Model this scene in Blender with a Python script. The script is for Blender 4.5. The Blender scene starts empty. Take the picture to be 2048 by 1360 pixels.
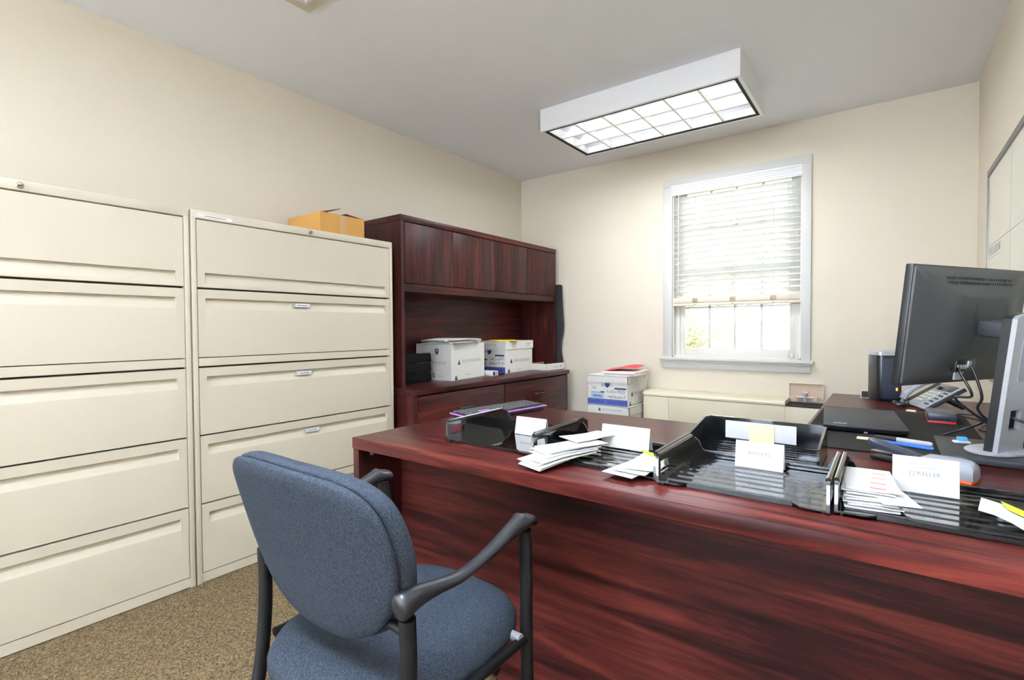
import bpy, bmesh, math, random
from mathutils import Vector, Matrix
random.seed(7)
scn = bpy.context.scene
col = scn.collection
V = Vector

# ------------------------------------------------------------------ helpers
def mw(o):
    m = o.matrix_basis.copy()
    return mw(o.parent) @ m if o.parent else m

def tag(o, label, cat, group=None, kind=None):
    if label: o['label'] = label
    if cat: o['category'] = cat
    if group: o['group'] = group
    if kind: o['kind'] = kind
    return o

def thing(name, label, cat, loc=(0, 0, 0), rz=0.0, group=None):
    o = bpy.data.objects.new(name, None)
    o.empty_display_size = 0.05
    col.objects.link(o)
    o.location = loc
    o.rotation_euler = (0, 0, rz)
    return tag(o, label, cat, group)

class MB:
    """collects shapes in one bmesh and links them as ONE mesh object"""
    def __init__(self):
        self.bm = bmesh.new()
        self.M = Matrix.Identity(4)
        self.mi = 0
    def _add(self, verts, faces):
        vs = [self.bm.verts.new(self.M @ V(v)) for v in verts]
        for f in faces:
            try:
                fc = self.bm.faces.new([vs[i] for i in f]); fc.material_index = self.mi
            except ValueError:
                pass
        return self
    def box(self, x0, x1, y0, y1, z0, z1, bev=0.0, seg=2):
        x0, x1 = min(x0, x1), max(x0, x1); y0, y1 = min(y0, y1), max(y0, y1); z0, z1 = min(z0, z1), max(z0, z1)
        if bev <= 0:
            vs = [(x, y, z) for x in (x0, x1) for y in (y0, y1) for z in (z0, z1)]
            return self._add(vs, [(0, 1, 3, 2), (4, 6, 7, 5), (0, 4, 5, 1), (2, 3, 7, 6), (0, 2, 6, 4), (1, 5, 7, 3)])
        t = bmesh.new()
        bmesh.ops.create_cube(t, size=1.0)
        for v in t.verts:
            v.co = V(((x0 + x1) / 2 + v.co.x * (x1 - x0), (y0 + y1) / 2 + v.co.y * (y1 - y0), (z0 + z1) / 2 + v.co.z * (z1 - z0)))
        b = min(bev, (x1 - x0) * .49, (y1 - y0) * .49, (z1 - z0) * .49)
        bmesh.ops.bevel(t, geom=list(t.edges), offset=b, segments=seg, affect='EDGES', profile=0.5)
        return self.merge(t)
    def merge(self, t):
        t.verts.index_update()
        vs = [tuple(v.co) for v in t.verts]
        fs = [tuple(v.index for v in f.verts) for f in t.faces]
        t.free()
        return self._add(vs, fs)
    def rings(self, rings, cap0=True, cap1=True, closed=True):
        n = len(rings[0]); vs = [p for r in rings for p in r]; fs = []
        for k in range(len(rings) - 1):
            for i in range(n if closed else n - 1):
                j = (i + 1) % n
                fs.append((k * n + i, k * n + j, (k + 1) * n + j, (k + 1) * n + i))
        if cap0: fs.append(tuple(range(n - 1, -1, -1)))
        if cap1: fs.append(tuple((len(rings) - 1) * n + i for i in range(n)))
        return self._add(vs, fs)
    def prism(self, pts, fn, a, b):
        """extrude 2D outline pts; fn(u,v,w)->xyz, w from a to b"""
        return self.rings([[fn(u, v, a) for u, v in pts], [fn(u, v, b) for u, v in pts]])
    def tube(self, pts, r, n=8, ry=None, up=(0, 0, 1)):
        """swept tube; r and ry may be lists (half width across / half height)"""
        P = [V(p) for p in pts]; R = []; n = n if n < 7 else max(n, 14)
        rs = r if isinstance(r, (list, tuple)) else [r] * len(P)
        rys = ry if isinstance(ry, (list, tuple)) else ([ry] * len(P) if ry else rs)
        last = None
        for i, p in enumerate(P):
            t = (P[min(i + 1, len(P) - 1)] - P[max(i - 1, 0)]).normalized()
            if last is None:
                s = t.cross(V(up))
                if s.length < 1e-3: s = t.cross(V((1, 0, 0)))
            else:
                s = last - t * last.dot(t)
            s.normalize(); last = s
            u = s.cross(t).normalized()
            R.append([tuple(p + s * (rs[i] * math.cos(a)) + u * (rys[i] * math.sin(a))) for a in [2 * math.pi * k / n for k in range(n)]])
        return self.rings(R)
    def cyl(self, c0, c1, r, n=16):
        return self.tube([c0, c1], r, n)
    def disc_lathe(self, prof, c, n=24, axis='Z'):
        """prof list (radius, height)"""
        R = []
        for r, h in prof:
            ring = []
            for k in range(n):
                a = 2 * math.pi * k / n
                x, y = r * math.cos(a), r * math.sin(a)
                ring.append({'Z': (c[0] + x, c[1] + y, c[2] + h), 'X': (c[0] + h, c[1] + x, c[2] + y), 'Y': (c[0] + x, c[1] + h, c[2] + y)}[axis])
            R.append(ring)
        return self.rings(R)
    def build(self, name, mat, parent=None, local=False, smooth=30, bevel=None):
        me = bpy.data.meshes.new(name)
        bmesh.ops.recalc_face_normals(self.bm, faces=list(self.bm.faces))
        if parent is not None and not local:
            self.bm.transform(mw(parent).inverted())
        self.bm.to_mesh(me); self.bm.free()
        for m in (mat if isinstance(mat, (list, tuple)) else [mat]): me.materials.append(m)
        if smooth:
            for p in me.polygons: p.use_smooth = True
            me.set_sharp_from_angle(angle=math.radians(smooth))
        o = bpy.data.objects.new(name, me)
        col.objects.link(o)
        if parent is not None: o.parent = parent
        return o

def smooth_curve(pts, sub=6, closed=False):
    """Catmull-Rom through points"""
    P = [V(p) for p in pts]; n = len(P); out = []
    rng = range(n) if closed else range(n - 1)
    for i in rng:
        if closed: p0, p1, p2, p3 = P[(i - 1) % n], P[i], P[(i + 1) % n], P[(i + 2) % n]
        else: p0, p1, p2, p3 = P[max(i - 1, 0)], P[i], P[i + 1], P[min(i + 2, n - 1)]
        for k in range(sub):
            t = k / sub
            out.append(0.5 * ((2 * p1) + (p2 - p0) * t + (2 * p0 - 5 * p1 + 4 * p2 - p3) * t * t + (3 * p1 - p0 - 3 * p2 + p3) * t ** 3))
    if not closed: out.append(P[-1].copy())
    return out

def lin(c):
    def f(x):
        x /= 255.0
        return x / 12.92 if x <= 0.04045 else ((x + 0.055) / 1.055) ** 2.4
    return (f(c[0]), f(c[1]), f(c[2]), 1.0)

def text_mesh(s, size, M, mat, parent, name='lettering', ext=0.0004, align='LEFT', sx=1.0, shear=0.0):
    """flat raised lettering laid on matrix M (local x right, y up, z out)"""
    cu = bpy.data.curves.new('lettering', 'FONT')
    cu.body = s; cu.size = size; cu.extrude = ext; cu.align_x = align; cu.align_y = 'CENTER'; cu.shear = shear
    cu.resolution_u = 3
    tmp = bpy.data.objects.new('lettering_tmp', cu)
    col.objects.link(tmp)
    dg = bpy.context.evaluated_depsgraph_get()
    me = bpy.data.meshes.new_from_object(tmp.evaluated_get(dg))
    bpy.data.objects.remove(tmp); bpy.data.curves.remove(cu)
    me.transform(Matrix.Diagonal((sx, 1, 1, 1)))
    me.transform((mw(parent).inverted() if parent else Matrix.Identity(4)) @ M)
    me.materials.clear(); me.materials.append(mat)
    me.name = name
    o = bpy.data.objects.new(name, me); col.objects.link(o)
    if parent: o.parent = parent
    return o

def frame(o, x, y):
    """matrix from origin and in-plane x (right) and y (up) directions"""
    x = V(x).normalized(); z = x.cross(V(y)).normalized(); y = z.cross(x)
    return Matrix(((x.x, y.x, z.x, o[0]), (x.y, y.y, z.y, o[1]), (x.z, y.z, z.z, o[2]), (0, 0, 0, 1)))

# ------------------------------------------------------------------ materials
def mat_base(name):
    m = bpy.data.materials.new(name); m.use_nodes = True
    nt = m.node_tree; b = nt.nodes['Principled BSDF']
    return m, nt, b

def N(nt, t, **kw):
    n = nt.nodes.new(t)
    for k, v in kw.items(): setattr(n, k, v)
    return n

def plain(name, rgb, rough=0.5, spec=0.5, metal=0.0, coat=0.0, var=0.0, bump=0.0, bscale=200.0, trans=0.0, ior=None, emit=None, estr=0.0):
    m, nt, b = mat_base(name)
    c = lin(rgb)
    b.inputs['Base Color'].default_value = c
    b.inputs['Roughness'].default_value = rough
    b.inputs['Specular IOR Level'].default_value = spec
    b.inputs['Metallic'].default_value = metal
    b.inputs['Coat Weight'].default_value = coat
    b.inputs['Coat Roughness'].default_value = 0.08
    if ior: b.inputs['IOR'].default_value = ior
    if trans: b.inputs['Transmission Weight'].default_value = trans
    if emit:
        b.inputs['Emission Color'].default_value = lin(emit); b.inputs['Emission Strength'].default_value = estr
    tc = N(nt, 'ShaderNodeTexCoord')
    ns = N(nt, 'ShaderNodeTexNoise'); ns.inputs['Scale'].default_value = 3.0; ns.inputs['Detail'].default_value = 4.0
    nt.links.new(tc.outputs['Object'], ns.inputs['Vector'])
    mx = N(nt, 'ShaderNodeMix', data_type='RGBA')
    v = max(var, 0.02)
    mx.inputs['A'].default_value = (c[0] * (1 - v), c[1] * (1 - v), c[2] * (1 - v), 1)
    mx.inputs['B'].default_value = (min(1, c[0] * (1 + v)), min(1, c[1] * (1 + v)), min(1, c[2] * (1 + v)), 1)
    nt.links.new(ns.outputs['Fac'], mx.inputs['Factor'])
    nt.links.new(mx.outputs['Result'], b.inputs['Base Color'])
    if bump:
        n2 = N(nt, 'ShaderNodeTexNoise'); n2.inputs['Scale'].default_value = bscale; n2.inputs['Detail'].default_value = 3.0
        nt.links.new(tc.outputs['Object'], n2.inputs['Vector'])
        bp = N(nt, 'ShaderNodeBump'); bp.inputs['Strength'].default_value = bump; bp.inputs['Distance'].default_value = 0.002
        nt.links.new(n2.outputs['Fac'], bp.inputs['Height']); nt.links.new(bp.outputs['Normal'], b.inputs['Normal'])
    return m

def wood(name, axis, rough=0.32, gain=1.0, coat=0.15, spec=0.35):
    m, nt, b = mat_base(name)
    tc = N(nt, 'ShaderNodeTexCoord')
    def noise(along, across, detail, dist):
        mp = N(nt, 'ShaderNodeMapping')
        s = [across] * 3; s['XYZ'.index(axis)] = along
        mp.inputs['Scale'].default_value = s
        nt.links.new(tc.outputs['Object'], mp.inputs['Vector'])
        n = N(nt, 'ShaderNodeTexNoise'); n.inputs['Scale'].default_value = 1.0; n.inputs['Detail'].default_value = detail
        n.inputs['Roughness'].default_value = 0.62; n.inputs['Distortion'].default_value = dist
        nt.links.new(mp.outputs['Vector'], n.inputs['Vector'])
        return n
    a = noise(1.5, 24.0, 7.0, 0.8); f = noise(9.0, 190.0, 3.0, 0.2)
    mth = N(nt, 'ShaderNodeMath', operation='MULTIPLY_ADD'); mth.inputs[1].default_value = 0.24; 
    nt.links.new(f.outputs['Fac'], mth.inputs[0]); nt.links.new(a.outputs['Fac'], mth.inputs[2])
    rp = N(nt, 'ShaderNodeValToRGB')
    e = rp.color_ramp.elements
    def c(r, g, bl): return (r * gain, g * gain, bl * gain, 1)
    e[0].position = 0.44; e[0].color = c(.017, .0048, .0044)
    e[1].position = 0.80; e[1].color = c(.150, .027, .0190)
    k = e.new(0.56); k.color = c(.040, .0082, .0070)
    k = e.new(0.67); k.color = c(.088, .0150, .0115)
    nt.links.new(mth.outputs[0], rp.inputs['Fac'])
    nt.links.new(rp.outputs['Color'], b.inputs['Base Color'])
    b.inputs['Roughness'].default_value = rough; b.inputs['Specular IOR Level'].default_value = spec
    b.inputs['Coat Weight'].default_value = coat; b.inputs['Coat Roughness'].default_value = 0.22
    bp = N(nt, 'ShaderNodeBump'); bp.inputs['Strength'].default_value = 0.08; bp.inputs['Distance'].default_value = 0.001
    nt.links.new(f.outputs['Fac'], bp.inputs['Height']); nt.links.new(bp.outputs['Normal'], b.inputs['Normal'])
    return m

def carpet():
    m, nt, b = mat_base('carpet_loop')
    tc = N(nt, 'ShaderNodeTexCoord')
    v = N(nt, 'ShaderNodeTexVoronoi'); v.inputs['Scale'].default_value = 210.0
    nt.links.new(tc.outputs['Object'], v.inputs['Vector'])
    sp = N(nt, 'ShaderNodeSeparateColor'); nt.links.new(v.outputs['Color'], sp.inputs['Color'])
    n1 = N(nt, 'ShaderNodeTexNoise'); n1.inputs['Scale'].default_value = 60.0; n1.inputs['Detail'].default_value = 3.0
    nt.links.new(tc.outputs['Object'], n1.inputs['Vector'])
    ad = N(nt, 'ShaderNodeMath', operation='MULTIPLY_ADD'); ad.inputs[1].default_value = 0.6
    sb = N(nt, 'ShaderNodeMath', operation='MULTIPLY'); sb.inputs[1].default_value = 0.4
    nt.links.new(n1.outputs['Fac'], sb.inputs[0]); nt.links.new(sp.outputs['Red'], ad.inputs[0]); nt.links.new(sb.outputs[0], ad.inputs[2])
    rp = N(nt, 'ShaderNodeValToRGB'); e = rp.color_ramp.elements
    e[0].position = 0.12; e[0].color = lin((48, 40, 31)); e[1].position = 0.95; e[1].color = lin((132, 116, 88))
    k = e.new(0.42); k.color = lin((86, 71, 50)); k = e.new(0.68); k.color = lin((106, 88, 61))
    nt.links.new(ad.outputs[0], rp.inputs['Fac']); nt.links.new(rp.outputs['Color'], b.inputs['Base Color'])
    b.inputs['Roughness'].default_value = 0.95; b.inputs['Specular IOR Level'].default_value = 0.1
    bp = N(nt, 'ShaderNodeBump'); bp.inputs['Strength'].default_value = 0.6; bp.inputs['Distance'].default_value = 0.003
    nt.links.new(v.outputs['Distance'], bp.inputs['Height']); nt.links.new(bp.outputs['Normal'], b.inputs['Normal'])
    return m

def fabric(name, c0, c1, scale=620.0):
    m, nt, b = mat_base(name)
    tc = N(nt, 'ShaderNodeTexCoord')
    mp = N(nt, 'ShaderNodeMapping'); mp.inputs['Rotation'].default_value = (0.5, 0.3, 0.6)
    nt.links.new(tc.outputs['Object'], mp.inputs['Vector'])
    v = N(nt, 'ShaderNodeTexVoronoi'); v.inputs['Scale'].default_value = scale
    nt.links.new(mp.outputs['Vector'], v.inputs['Vector'])
    sp = N(nt, 'ShaderNodeSeparateColor'); nt.links.new(v.outputs['Color'], sp.inputs['Color'])
    mx = N(nt, 'ShaderNodeMix', data_type='RGBA'); mx.inputs['A'].default_value = lin(c0); mx.inputs['B'].default_value = lin(c1)
    nt.links.new(sp.outputs['Red'], mx.inputs['Factor']); nt.links.new(mx.outputs['Result'], b.inputs['Base Color'])
    b.inputs['Roughness'].default_value = 0.9; b.inputs['Specular IOR Level'].default_value = 0.08
    bp = N(nt, 'ShaderNodeBump'); bp.inputs['Strength'].default_value = 0.35; bp.inputs['Distance'].default_value = 0.0015
    nt.links.new(v.outputs['Distance'], bp.inputs['Height']); nt.links.new(bp.outputs['Normal'], b.inputs['Normal'])
    return m

def cardboard(name, rgb):
    return plain(name, rgb, rough=0.8, spec=0.2, var=0.08, bump=0.1, bscale=120)

def glass():
    m, nt, b = mat_base('window_glass')
    out = nt.nodes['Material Output']
    tr = N(nt, 'ShaderNodeBsdfTransparent'); tr.inputs['Color'].default_value = (.97, .985, .98, 1)
    gl = N(nt, 'ShaderNodeBsdfGlossy'); gl.inputs['Roughness'].default_value = 0.02
    fr = N(nt, 'ShaderNodeFresnel'); fr.inputs['IOR'].default_value = 1.45
    mx = N(nt, 'ShaderNodeMixShader')
    nt.links.new(fr.outputs[0], mx.inputs[0]); nt.links.new(tr.outputs[0], mx.inputs[1]); nt.links.new(gl.outputs[0], mx.inputs[2])
    nt.links.new(mx.outputs[0], out.inputs['Surface'])
    return m

def translucent(name, rgb, f=0.45):
    m, nt, b = mat_base(name)
    out = nt.nodes['Material Output']
    b.inputs['Base Color'].default_value = lin(rgb); b.inputs['Roughness'].default_value = 0.4
    t = N(nt, 'ShaderNodeBsdfTranslucent'); t.inputs['Color'].default_value = lin(rgb)
    mx = N(nt, 'ShaderNodeMixShader'); mx.inputs[0].default_value = f
    nt.links.new(b.outputs[0], mx.inputs[1]); nt.links.new(t.outputs[0], mx.inputs[2]); nt.links.new(mx.outputs[0], out.inputs['Surface'])
    return m

def emitter(name, rgb, s):
    m, nt, b = mat_base(name)
    b.inputs['Base Color'].default_value = lin(rgb)
    b.inputs['Emission Color'].default_value = lin(rgb); b.inputs['Emission Strength'].default_value = s
    return m

WALL = plain('cream_wall_paint', (226, 215, 197), rough=0.75, spec=0.25, var=0.015, bump=0.05, bscale=260)
CEIL = plain('ceiling_paint', (247, 248, 252), rough=0.9, spec=0.1, var=0.015, bump=0.05, bscale=180)
CARPET = carpet()
CAB = plain('cream_cabinet_enamel', (204, 193, 172), rough=0.42, spec=0.4, var=0.012)
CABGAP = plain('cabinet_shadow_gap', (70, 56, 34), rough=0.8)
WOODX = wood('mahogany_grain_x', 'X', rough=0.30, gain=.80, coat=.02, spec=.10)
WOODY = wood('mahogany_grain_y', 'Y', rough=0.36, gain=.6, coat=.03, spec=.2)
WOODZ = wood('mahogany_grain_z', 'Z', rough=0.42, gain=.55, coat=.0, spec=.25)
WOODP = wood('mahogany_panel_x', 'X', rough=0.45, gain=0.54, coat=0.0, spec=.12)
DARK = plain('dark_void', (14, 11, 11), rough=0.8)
WHITE = plain('white_paint', (212, 210, 206), rough=0.45, spec=0.4, var=0.01)
FIXT = plain('white_fixture_enamel', (246, 246, 249), rough=0.4, spec=0.4, var=0.01)
VINYL = plain('white_vinyl', (224, 220, 212), rough=0.35, spec=0.5, var=0.01)
SLAT = translucent('blind_slat', (248, 248, 247), 0.55)
BONE = plain('blind_bottom_rail', (228, 216, 200), rough=0.5)
GLASS = glass()
TUBE = emitter('fluorescent_tube', (238, 246, 255), 2.6)
LOUV = plain('louvre_white', (250, 246, 238), rough=0.35, spec=0.5)
BLK = plain('black_plastic', (22, 22, 24), rough=0.35, spec=0.5)
BLKM = plain('matte_black_plastic', (34, 34, 36), rough=0.55, spec=0.4, bump=0.1, bscale=900)
GLOSS = plain('glossy_black_plastic', (12, 12, 14), rough=0.10, spec=0.9, coat=0.3, ior=1.55)
GLOSSF = plain('glossy_tray_floor', (14, 14, 15), rough=0.07, spec=0.6, coat=.45, ior=1.5)
BLKS = plain('satin_black_plastic', (4, 4, 5), rough=0.35, spec=0.12)
FRAMEBLK = plain('black_powder_steel', (14, 14, 15), rough=0.45, spec=0.25)
ARMBLK = plain('arm_black_urethane', (27, 27, 30), rough=0.38, spec=0.5)
FAB = fabric('blue_grey_weave', (30, 34, 40), (56, 61, 69))
FELT = fabric('black_felt', (33, 31, 28), (47, 44, 40), 700)
BOXW = plain('white_carton', (236, 234, 228), rough=0.7, spec=0.2, var=0.015)
KRAFT = cardboard('kraft_carton', (184, 136, 74))
KRAFTD = cardboard('kraft_carton_inside', (168, 112, 62))
NAVY = plain('navy_print', (44, 46, 100), rough=0.6)
BLUEP = plain('royal_blue_print', (42, 62, 138), rough=0.6)
GREYP = plain('grey_print', (168, 166, 166), rough=0.7)
DKP = plain('dark_print', (66, 64, 66), rough=0.7)
LBLUE = plain('light_blue_label', (176, 204, 230), rough=0.6)
PAPER = plain('white_paper', (244, 243, 240), rough=0.75, spec=0.2, var=0.01)
PAPERG = plain('greyish_paper', (222, 222, 226), rough=0.75, spec=0.2)
YEL = plain('yellow_paper', (238, 206, 22), rough=0.6)
PYEL = plain('pale_yellow_note', (240, 234, 184), rough=0.7)
NEON = plain('highlighter_yellow', (246, 248, 70), rough=0.6)
LIME = plain('lime_green_plastic', (176, 214, 20), rough=0.4)
RED = plain('red_folder', (214, 70, 74), rough=0.6)
REDT = plain('red_print', (226, 110, 96), rough=0.7)
TEXTG = plain('pale_grey_ink', (176, 176, 184), rough=0.8)
TEXTD = plain('grey_ink', (120, 120, 128), rough=0.8)
SILVER = plain('silver_plastic', (188, 190, 196), rough=0.35, spec=0.5, metal=0.35)
CHROME = plain('chrome', (200, 200, 205), rough=0.2, metal=1.0)
BRASSK = plain('key_metal', (150, 130, 100), rough=0.3, metal=1.0)
GREYPL = plain('grey_plastic', (150, 152, 158), rough=0.4)
MON = plain('monitor_back_plastic', (50, 49, 48), rough=0.48, spec=0.4, bump=0.12, bscale=1500)
MONE = plain('monitor_edge_black', (24, 24, 25), rough=0.4)
SCREEN = plain('screen_glass', (8, 8, 10), rough=0.08, spec=0.6)
TOWER = plain('blue_black_plastic', (44, 48, 60), rough=0.35, spec=0.5)
LED = emitter('orange_led', (255, 120, 40), 3.0)
PURPLE = plain('purple_plastic', (168, 104, 190), rough=0.4)
KEYG = plain('dark_key_caps', (58, 58, 56), rough=0.5)
KEYW = plain('pale_key_caps', (206, 200, 184), rough=0.5)
REDPL = plain('red_plastic', (186, 34, 46), rough=0.4)
ORANGE = plain('orange_plastic', (236, 112, 62), rough=0.5)
BLUEPEN = plain('blue_pen_plastic', (52, 112, 204), rough=0.3)
SKYB = plain('sky_blue_plastic', (84, 176, 232), rough=0.4)
CREAMPL = plain('cream_enamel', (220, 210, 184), rough=0.4, spec=0.4, var=0.01)
PINKISH = plain('valve_door_inner', (206, 178, 156), rough=0.6)
BOARD = plain('whiteboard_face', (232, 231, 216), rough=0.25, spec=0.5, var=0.01)
ALU = plain('dark_aluminium', (112, 111, 110), rough=0.4, metal=0.3)
TAPE = plain('clear_tape', (186, 146, 96), rough=0.2, spec=0.7)
VENTB = plain('vent_beige', (196, 186, 168), rough=0.5)
BARK = plain('tree_bark', (138, 134, 130), rough=0.9)
LEAF = plain('pale_spring_leaf', (172, 174, 136), rough=0.7)
STICK = plain('white_sticker', (226, 226, 226), rough=0.5)
GRASS = plain('lawn', (150, 164, 110), rough=0.9)

# ------------------------------------------------------------------ room dimensions
W, H, YF = 3.286, 2.532, -8.5          # right wall x, ceiling z, wall behind the camera y
T = 0.12

def struct(mb, name, mat, smooth=30):
    o = mb.build(name, mat, smooth=smooth); o['kind'] = 'structure'; return o

struct(MB().box(-T, W + T, YF - T, T, -0.1, 0), 'floor', CARPET)
struct(MB().box(-T, W + T, YF - T, T, H, H + 0.1), 'ceiling', CEIL)
struct(MB().box(-T, 0, YF, T, 0, H), 'wall_left', WALL)
struct(MB().box(W, W + T, YF, T, 0, H), 'wall_right', WALL)
struct(MB().box(-T, W + T, YF - T, YF, 0, H), 'wall_front', CEIL)
# back wall with the window opening
ox0, ox1, oz0, oz1 = 1.478, 2.392, 0.872, 2.232
mb = MB()
mb.box(0, ox0, 0, T + .06, 0, H); mb.box(ox1, W, 0, T + .06, 0, H)
mb.box(ox0, ox1, 0, T + .06, 0, oz0); mb.box(ox0, ox1, 0, T + .06, oz1, H)
struct(mb, 'wall_back', WALL)

# window casing, stool and apron
mb = MB()
cw = 0.066
mb.box(ox0 - cw, ox0 + .006, -.018, 0, oz0, oz1 - .006, .003); mb.box(ox1 - .006, ox1 + cw - .014, -.018, 0, oz0, oz1 - .006, .003)
mb.box(ox0 - cw, ox1 + cw - .014, -.018, 0, oz1 - .006, oz1 + .054, .003)
mb.box(ox0 - cw - .022, ox1 + cw + .006, -.045, 0, oz0 - .024, oz0 + .002, .008, 3)      # stool
pr = [(-.002, .0), (-.026, .0), (-.026, -.012), (-.020, -.020), (-.020, -.048), (-.014, -.062), (-.002, -.066)]
mb.prism(pr, lambda u, v, w: (w, u, oz0 - .024 + v), ox0 - cw + .002, ox1 + cw - .012)
struct(mb, 'trim_1', WHITE)

# window unit: jamb liner, sashes, grilles, glass
mb = MB()
mb.box(ox0, ox0 + .014, 0.0, .17, oz0, oz1); mb.box(ox1 - .014, ox1, 0.0, .17, oz0, oz1)
mb.box(ox0, ox1, .0, .17, oz1 - .014, oz1); mb.box(ox0, ox1, 0.0, .17, oz0 - .002, oz0 + .012)
mb.box(ox0 + .014, ox0 + .046, .055, .16, oz0, oz1); mb.box(ox1 - .046, ox1 - .014, .055, .16, oz0, oz1)
def sash(m, x0, x1, z0, z1, y, st, rb, rt):
    m.box(x0, x0 + st, y, y + .034, z0, z1, .003); m.box(x1 - st, x1, y, y + .034, z0, z1, .003)
    m.box(x0 + st, x1 - st, y, y + .034, z0, z0 + rb, .003); m.box(x0 + st, x1 - st, y, y + .034, z1 - rt, z1, .003)
ix0, ix1 = ox0 + .046, ox1 - .046
sash(mb, ix0, ix1, oz0 + .010, 1.56, .062, .040, .062, .036)
sash(mb, ix0, ix1, 1.53, oz1 - .012, .104, .040, .036, .045)
mb.box(ix0 + .34, ix0 + .40, .05, .066, 1.56, 1.572, .003)
mb.box(ix1 - .035, ix1 - .015, .046, .062, oz0 + .016, oz0 + .044, .003)     # tilt latch
win = struct(mb, 'window_1', VINYL)
gx0, gx1 = ix0 + .040, ix1 - .040
mb = MB()
gw = (gx1 - gx0)
for gz0, gz1, gy in ((oz0 + .072, 1.524, .076), (1.566, oz1 - .057, .118)):
    for k in (1, 2, 3): mb.box(gx0 + gw * k / 4 - .009, gx0 + gw * k / 4 + .009, gy, gy + .008, gz0, gz1)
    mb.box(gx0, gx1, gy, gy + .008, (gz0 + gz1) / 2 + .022, (gz0 + gz1) / 2 + .040)
mb.build('grille', VINYL, win)
mb = MB()
mb.box(gx0, gx1, .072, .075, oz0 + .072, 1.524); mb.box(gx0, gx1, .114, .117, 1.566, oz1 - .057)
mb.build('pane', GLASS, win)

# venetian blind
bl = thing('venetian_blind', 'white slatted blind drawn three quarters down the window', 'blind', (1.935, .02, 1.3))
bx0, bx1 = ox0 + .012, ox1 - .012
mb = MB()
pr = [(0, 0), (0, .080), (-.012, .080), (-.014, .066), (-.009, .062), (-.012, .050), (-.008, .046), (-.011, .034), (-.007, .030), (-.010, .016), (-.006, .010), (-.010, .0)]
mb.prism(pr, lambda u, v, w: (w, -.006 + u, 2.150 + v), bx0 - .016, bx1 + .008)
mb.box(bx0, bx1, 0.0, .044, 2.165, 2.225)
mb.build('valance', FIXT, bl)
z = 2.118; nsl = 0
tl = math.radians(34)
while z > 1.372:
    mb = MB(); R = []
    for x in (bx0 + .004, bx1 - .004):
        ring = []
        for k in range(7):
            t = -0.025 + .05 * k / 6; b_ = .0022 * (1 - (t / .025) ** 2)
            ring.append((x, .025 + t * math.cos(tl), z - t * math.sin(tl) + b_ + .0014))
        for k in range(6, -1, -1):
            t = -0.025 + .05 * k / 6; b_ = .0022 * (1 - (t / .025) ** 2)
            ring.append((x, .025 + t * math.cos(tl), z - t * math.sin(tl) + b_ - .0014))
        R.append(ring)
    mb.rings(R)
    mb.build('slat', SLAT, bl)
    z -= .0437; nsl += 1
mb = MB()
mb.box(bx0 - .002, bx1 + .002, -.002, .050, 1.300, 1.342, .006)
mb.box(bx0 - .004, bx1 + .004, -.006, .052, 1.276, 1.298, .004)
mb.build('bottom_rail', BONE, bl)
CLIP = plain('clip_tan', (176, 150, 120), rough=.5)
for x in (1.66, 1.935, 2.21):
    mb = MB()
    mb.box(x - .020, x + .020, -.006, -.002, 1.304, 1.336, .004); mb.cyl((x, -.008, 1.285), (x, -.002, 1.285), .005, 8)
    mb.build('tape_clip', CLIP, bl)
for x in (1.66, 1.935, 2.21):
    MB().cyl((x, -.001, 1.34), (x, -.001, 2.15), .0012, 6).build('ladder_cord', WHITE, bl)
MB().tube([(1.535, -.014, 2.15), (1.533, -.014, 1.7), (1.531, -.014, 1.36)], .0038, 8).build('tilt_wand', BONE, bl)
for x, zb in ((2.312, .93), (2.362, .92)):
    o = MB().tube([(x - .01, -.012, 2.15), (x, -.013, 1.6), (x, -.013, zb)], .0012, 6).build('lift_cord', WHITE, bl)
    MB().disc_lathe([(.003, .03), (.007, .018), (.008, .004), (.006, 0)], (x, -.013, zb - .03), 10).build('tassel', VINYL, o)

# ------------------------------------------------------------------ outdoors
mb = MB(); mb.box(-30, 34, .5, 60, -3.2, -3.0)
o = mb.build('ground', GRASS); o['kind'] = 'structure'
def tree(name, label, base, h, seed, nleaf):
    rnd = random.Random(seed)
    t = thing(name, label, 'tree', base)
    mb = MB(); tips = []
    def branch(p, d, L, r, depth):
        pts = [p]; q = V(p)
        for k in range(4):
            d = (d + V((rnd.uniform(-.22, .22), rnd.uniform(-.22, .22), rnd.uniform(-.06, .16)))).normalized()
            q = q + d * (L / 4); pts.append(q.copy())
        mb.tube(pts, [r * (1 - .16 * k) for k in range(5)], 6)
        if depth >= 2: tips.extend(pts[1:])
        if depth < 4:
            for k in range(3 if depth else 5):
                i = rnd.choice((2, 3, 4))
                a = rnd.uniform(0, 6.28)
                nd = (d * .55 + V((math.cos(a), math.sin(a), rnd.uniform(-.15, .5))) * .8).normalized()
                branch(pts[i], nd, L * rnd.uniform(.55, .75), r * .5, depth + 1)
    branch(V(base), V((0, 0, 1)), h * .5, h * .018, 0)
    mb.build('trunk', BARK, t)
    mb = MB()
    for _ in range(nleaf):
        c = rnd.choice(tips) + V((rnd.gauss(0, .16), rnd.gauss(0, .16), rnd.gauss(0, .16)))
        a = V((rnd.uniform(-1, 1), rnd.uniform(-1, 1), rnd.uniform(-1, 1))).normalized() * .055
        b_ = V((rnd.uniform(-1, 1), rnd.uniform(-1, 1), rnd.uniform(-1, 1))).normalized() * .035
        mb._add([c - a, c - b_, c + a, c + b_], [(0, 1, 2, 3)])
    mb.build('foliage', LEAF, t, smooth=0)
tree('leafy_tree', 'pale green tree standing outside beyond the window', (-.7, 9.0, -3.0), 7.4, 11, 12000)

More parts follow.
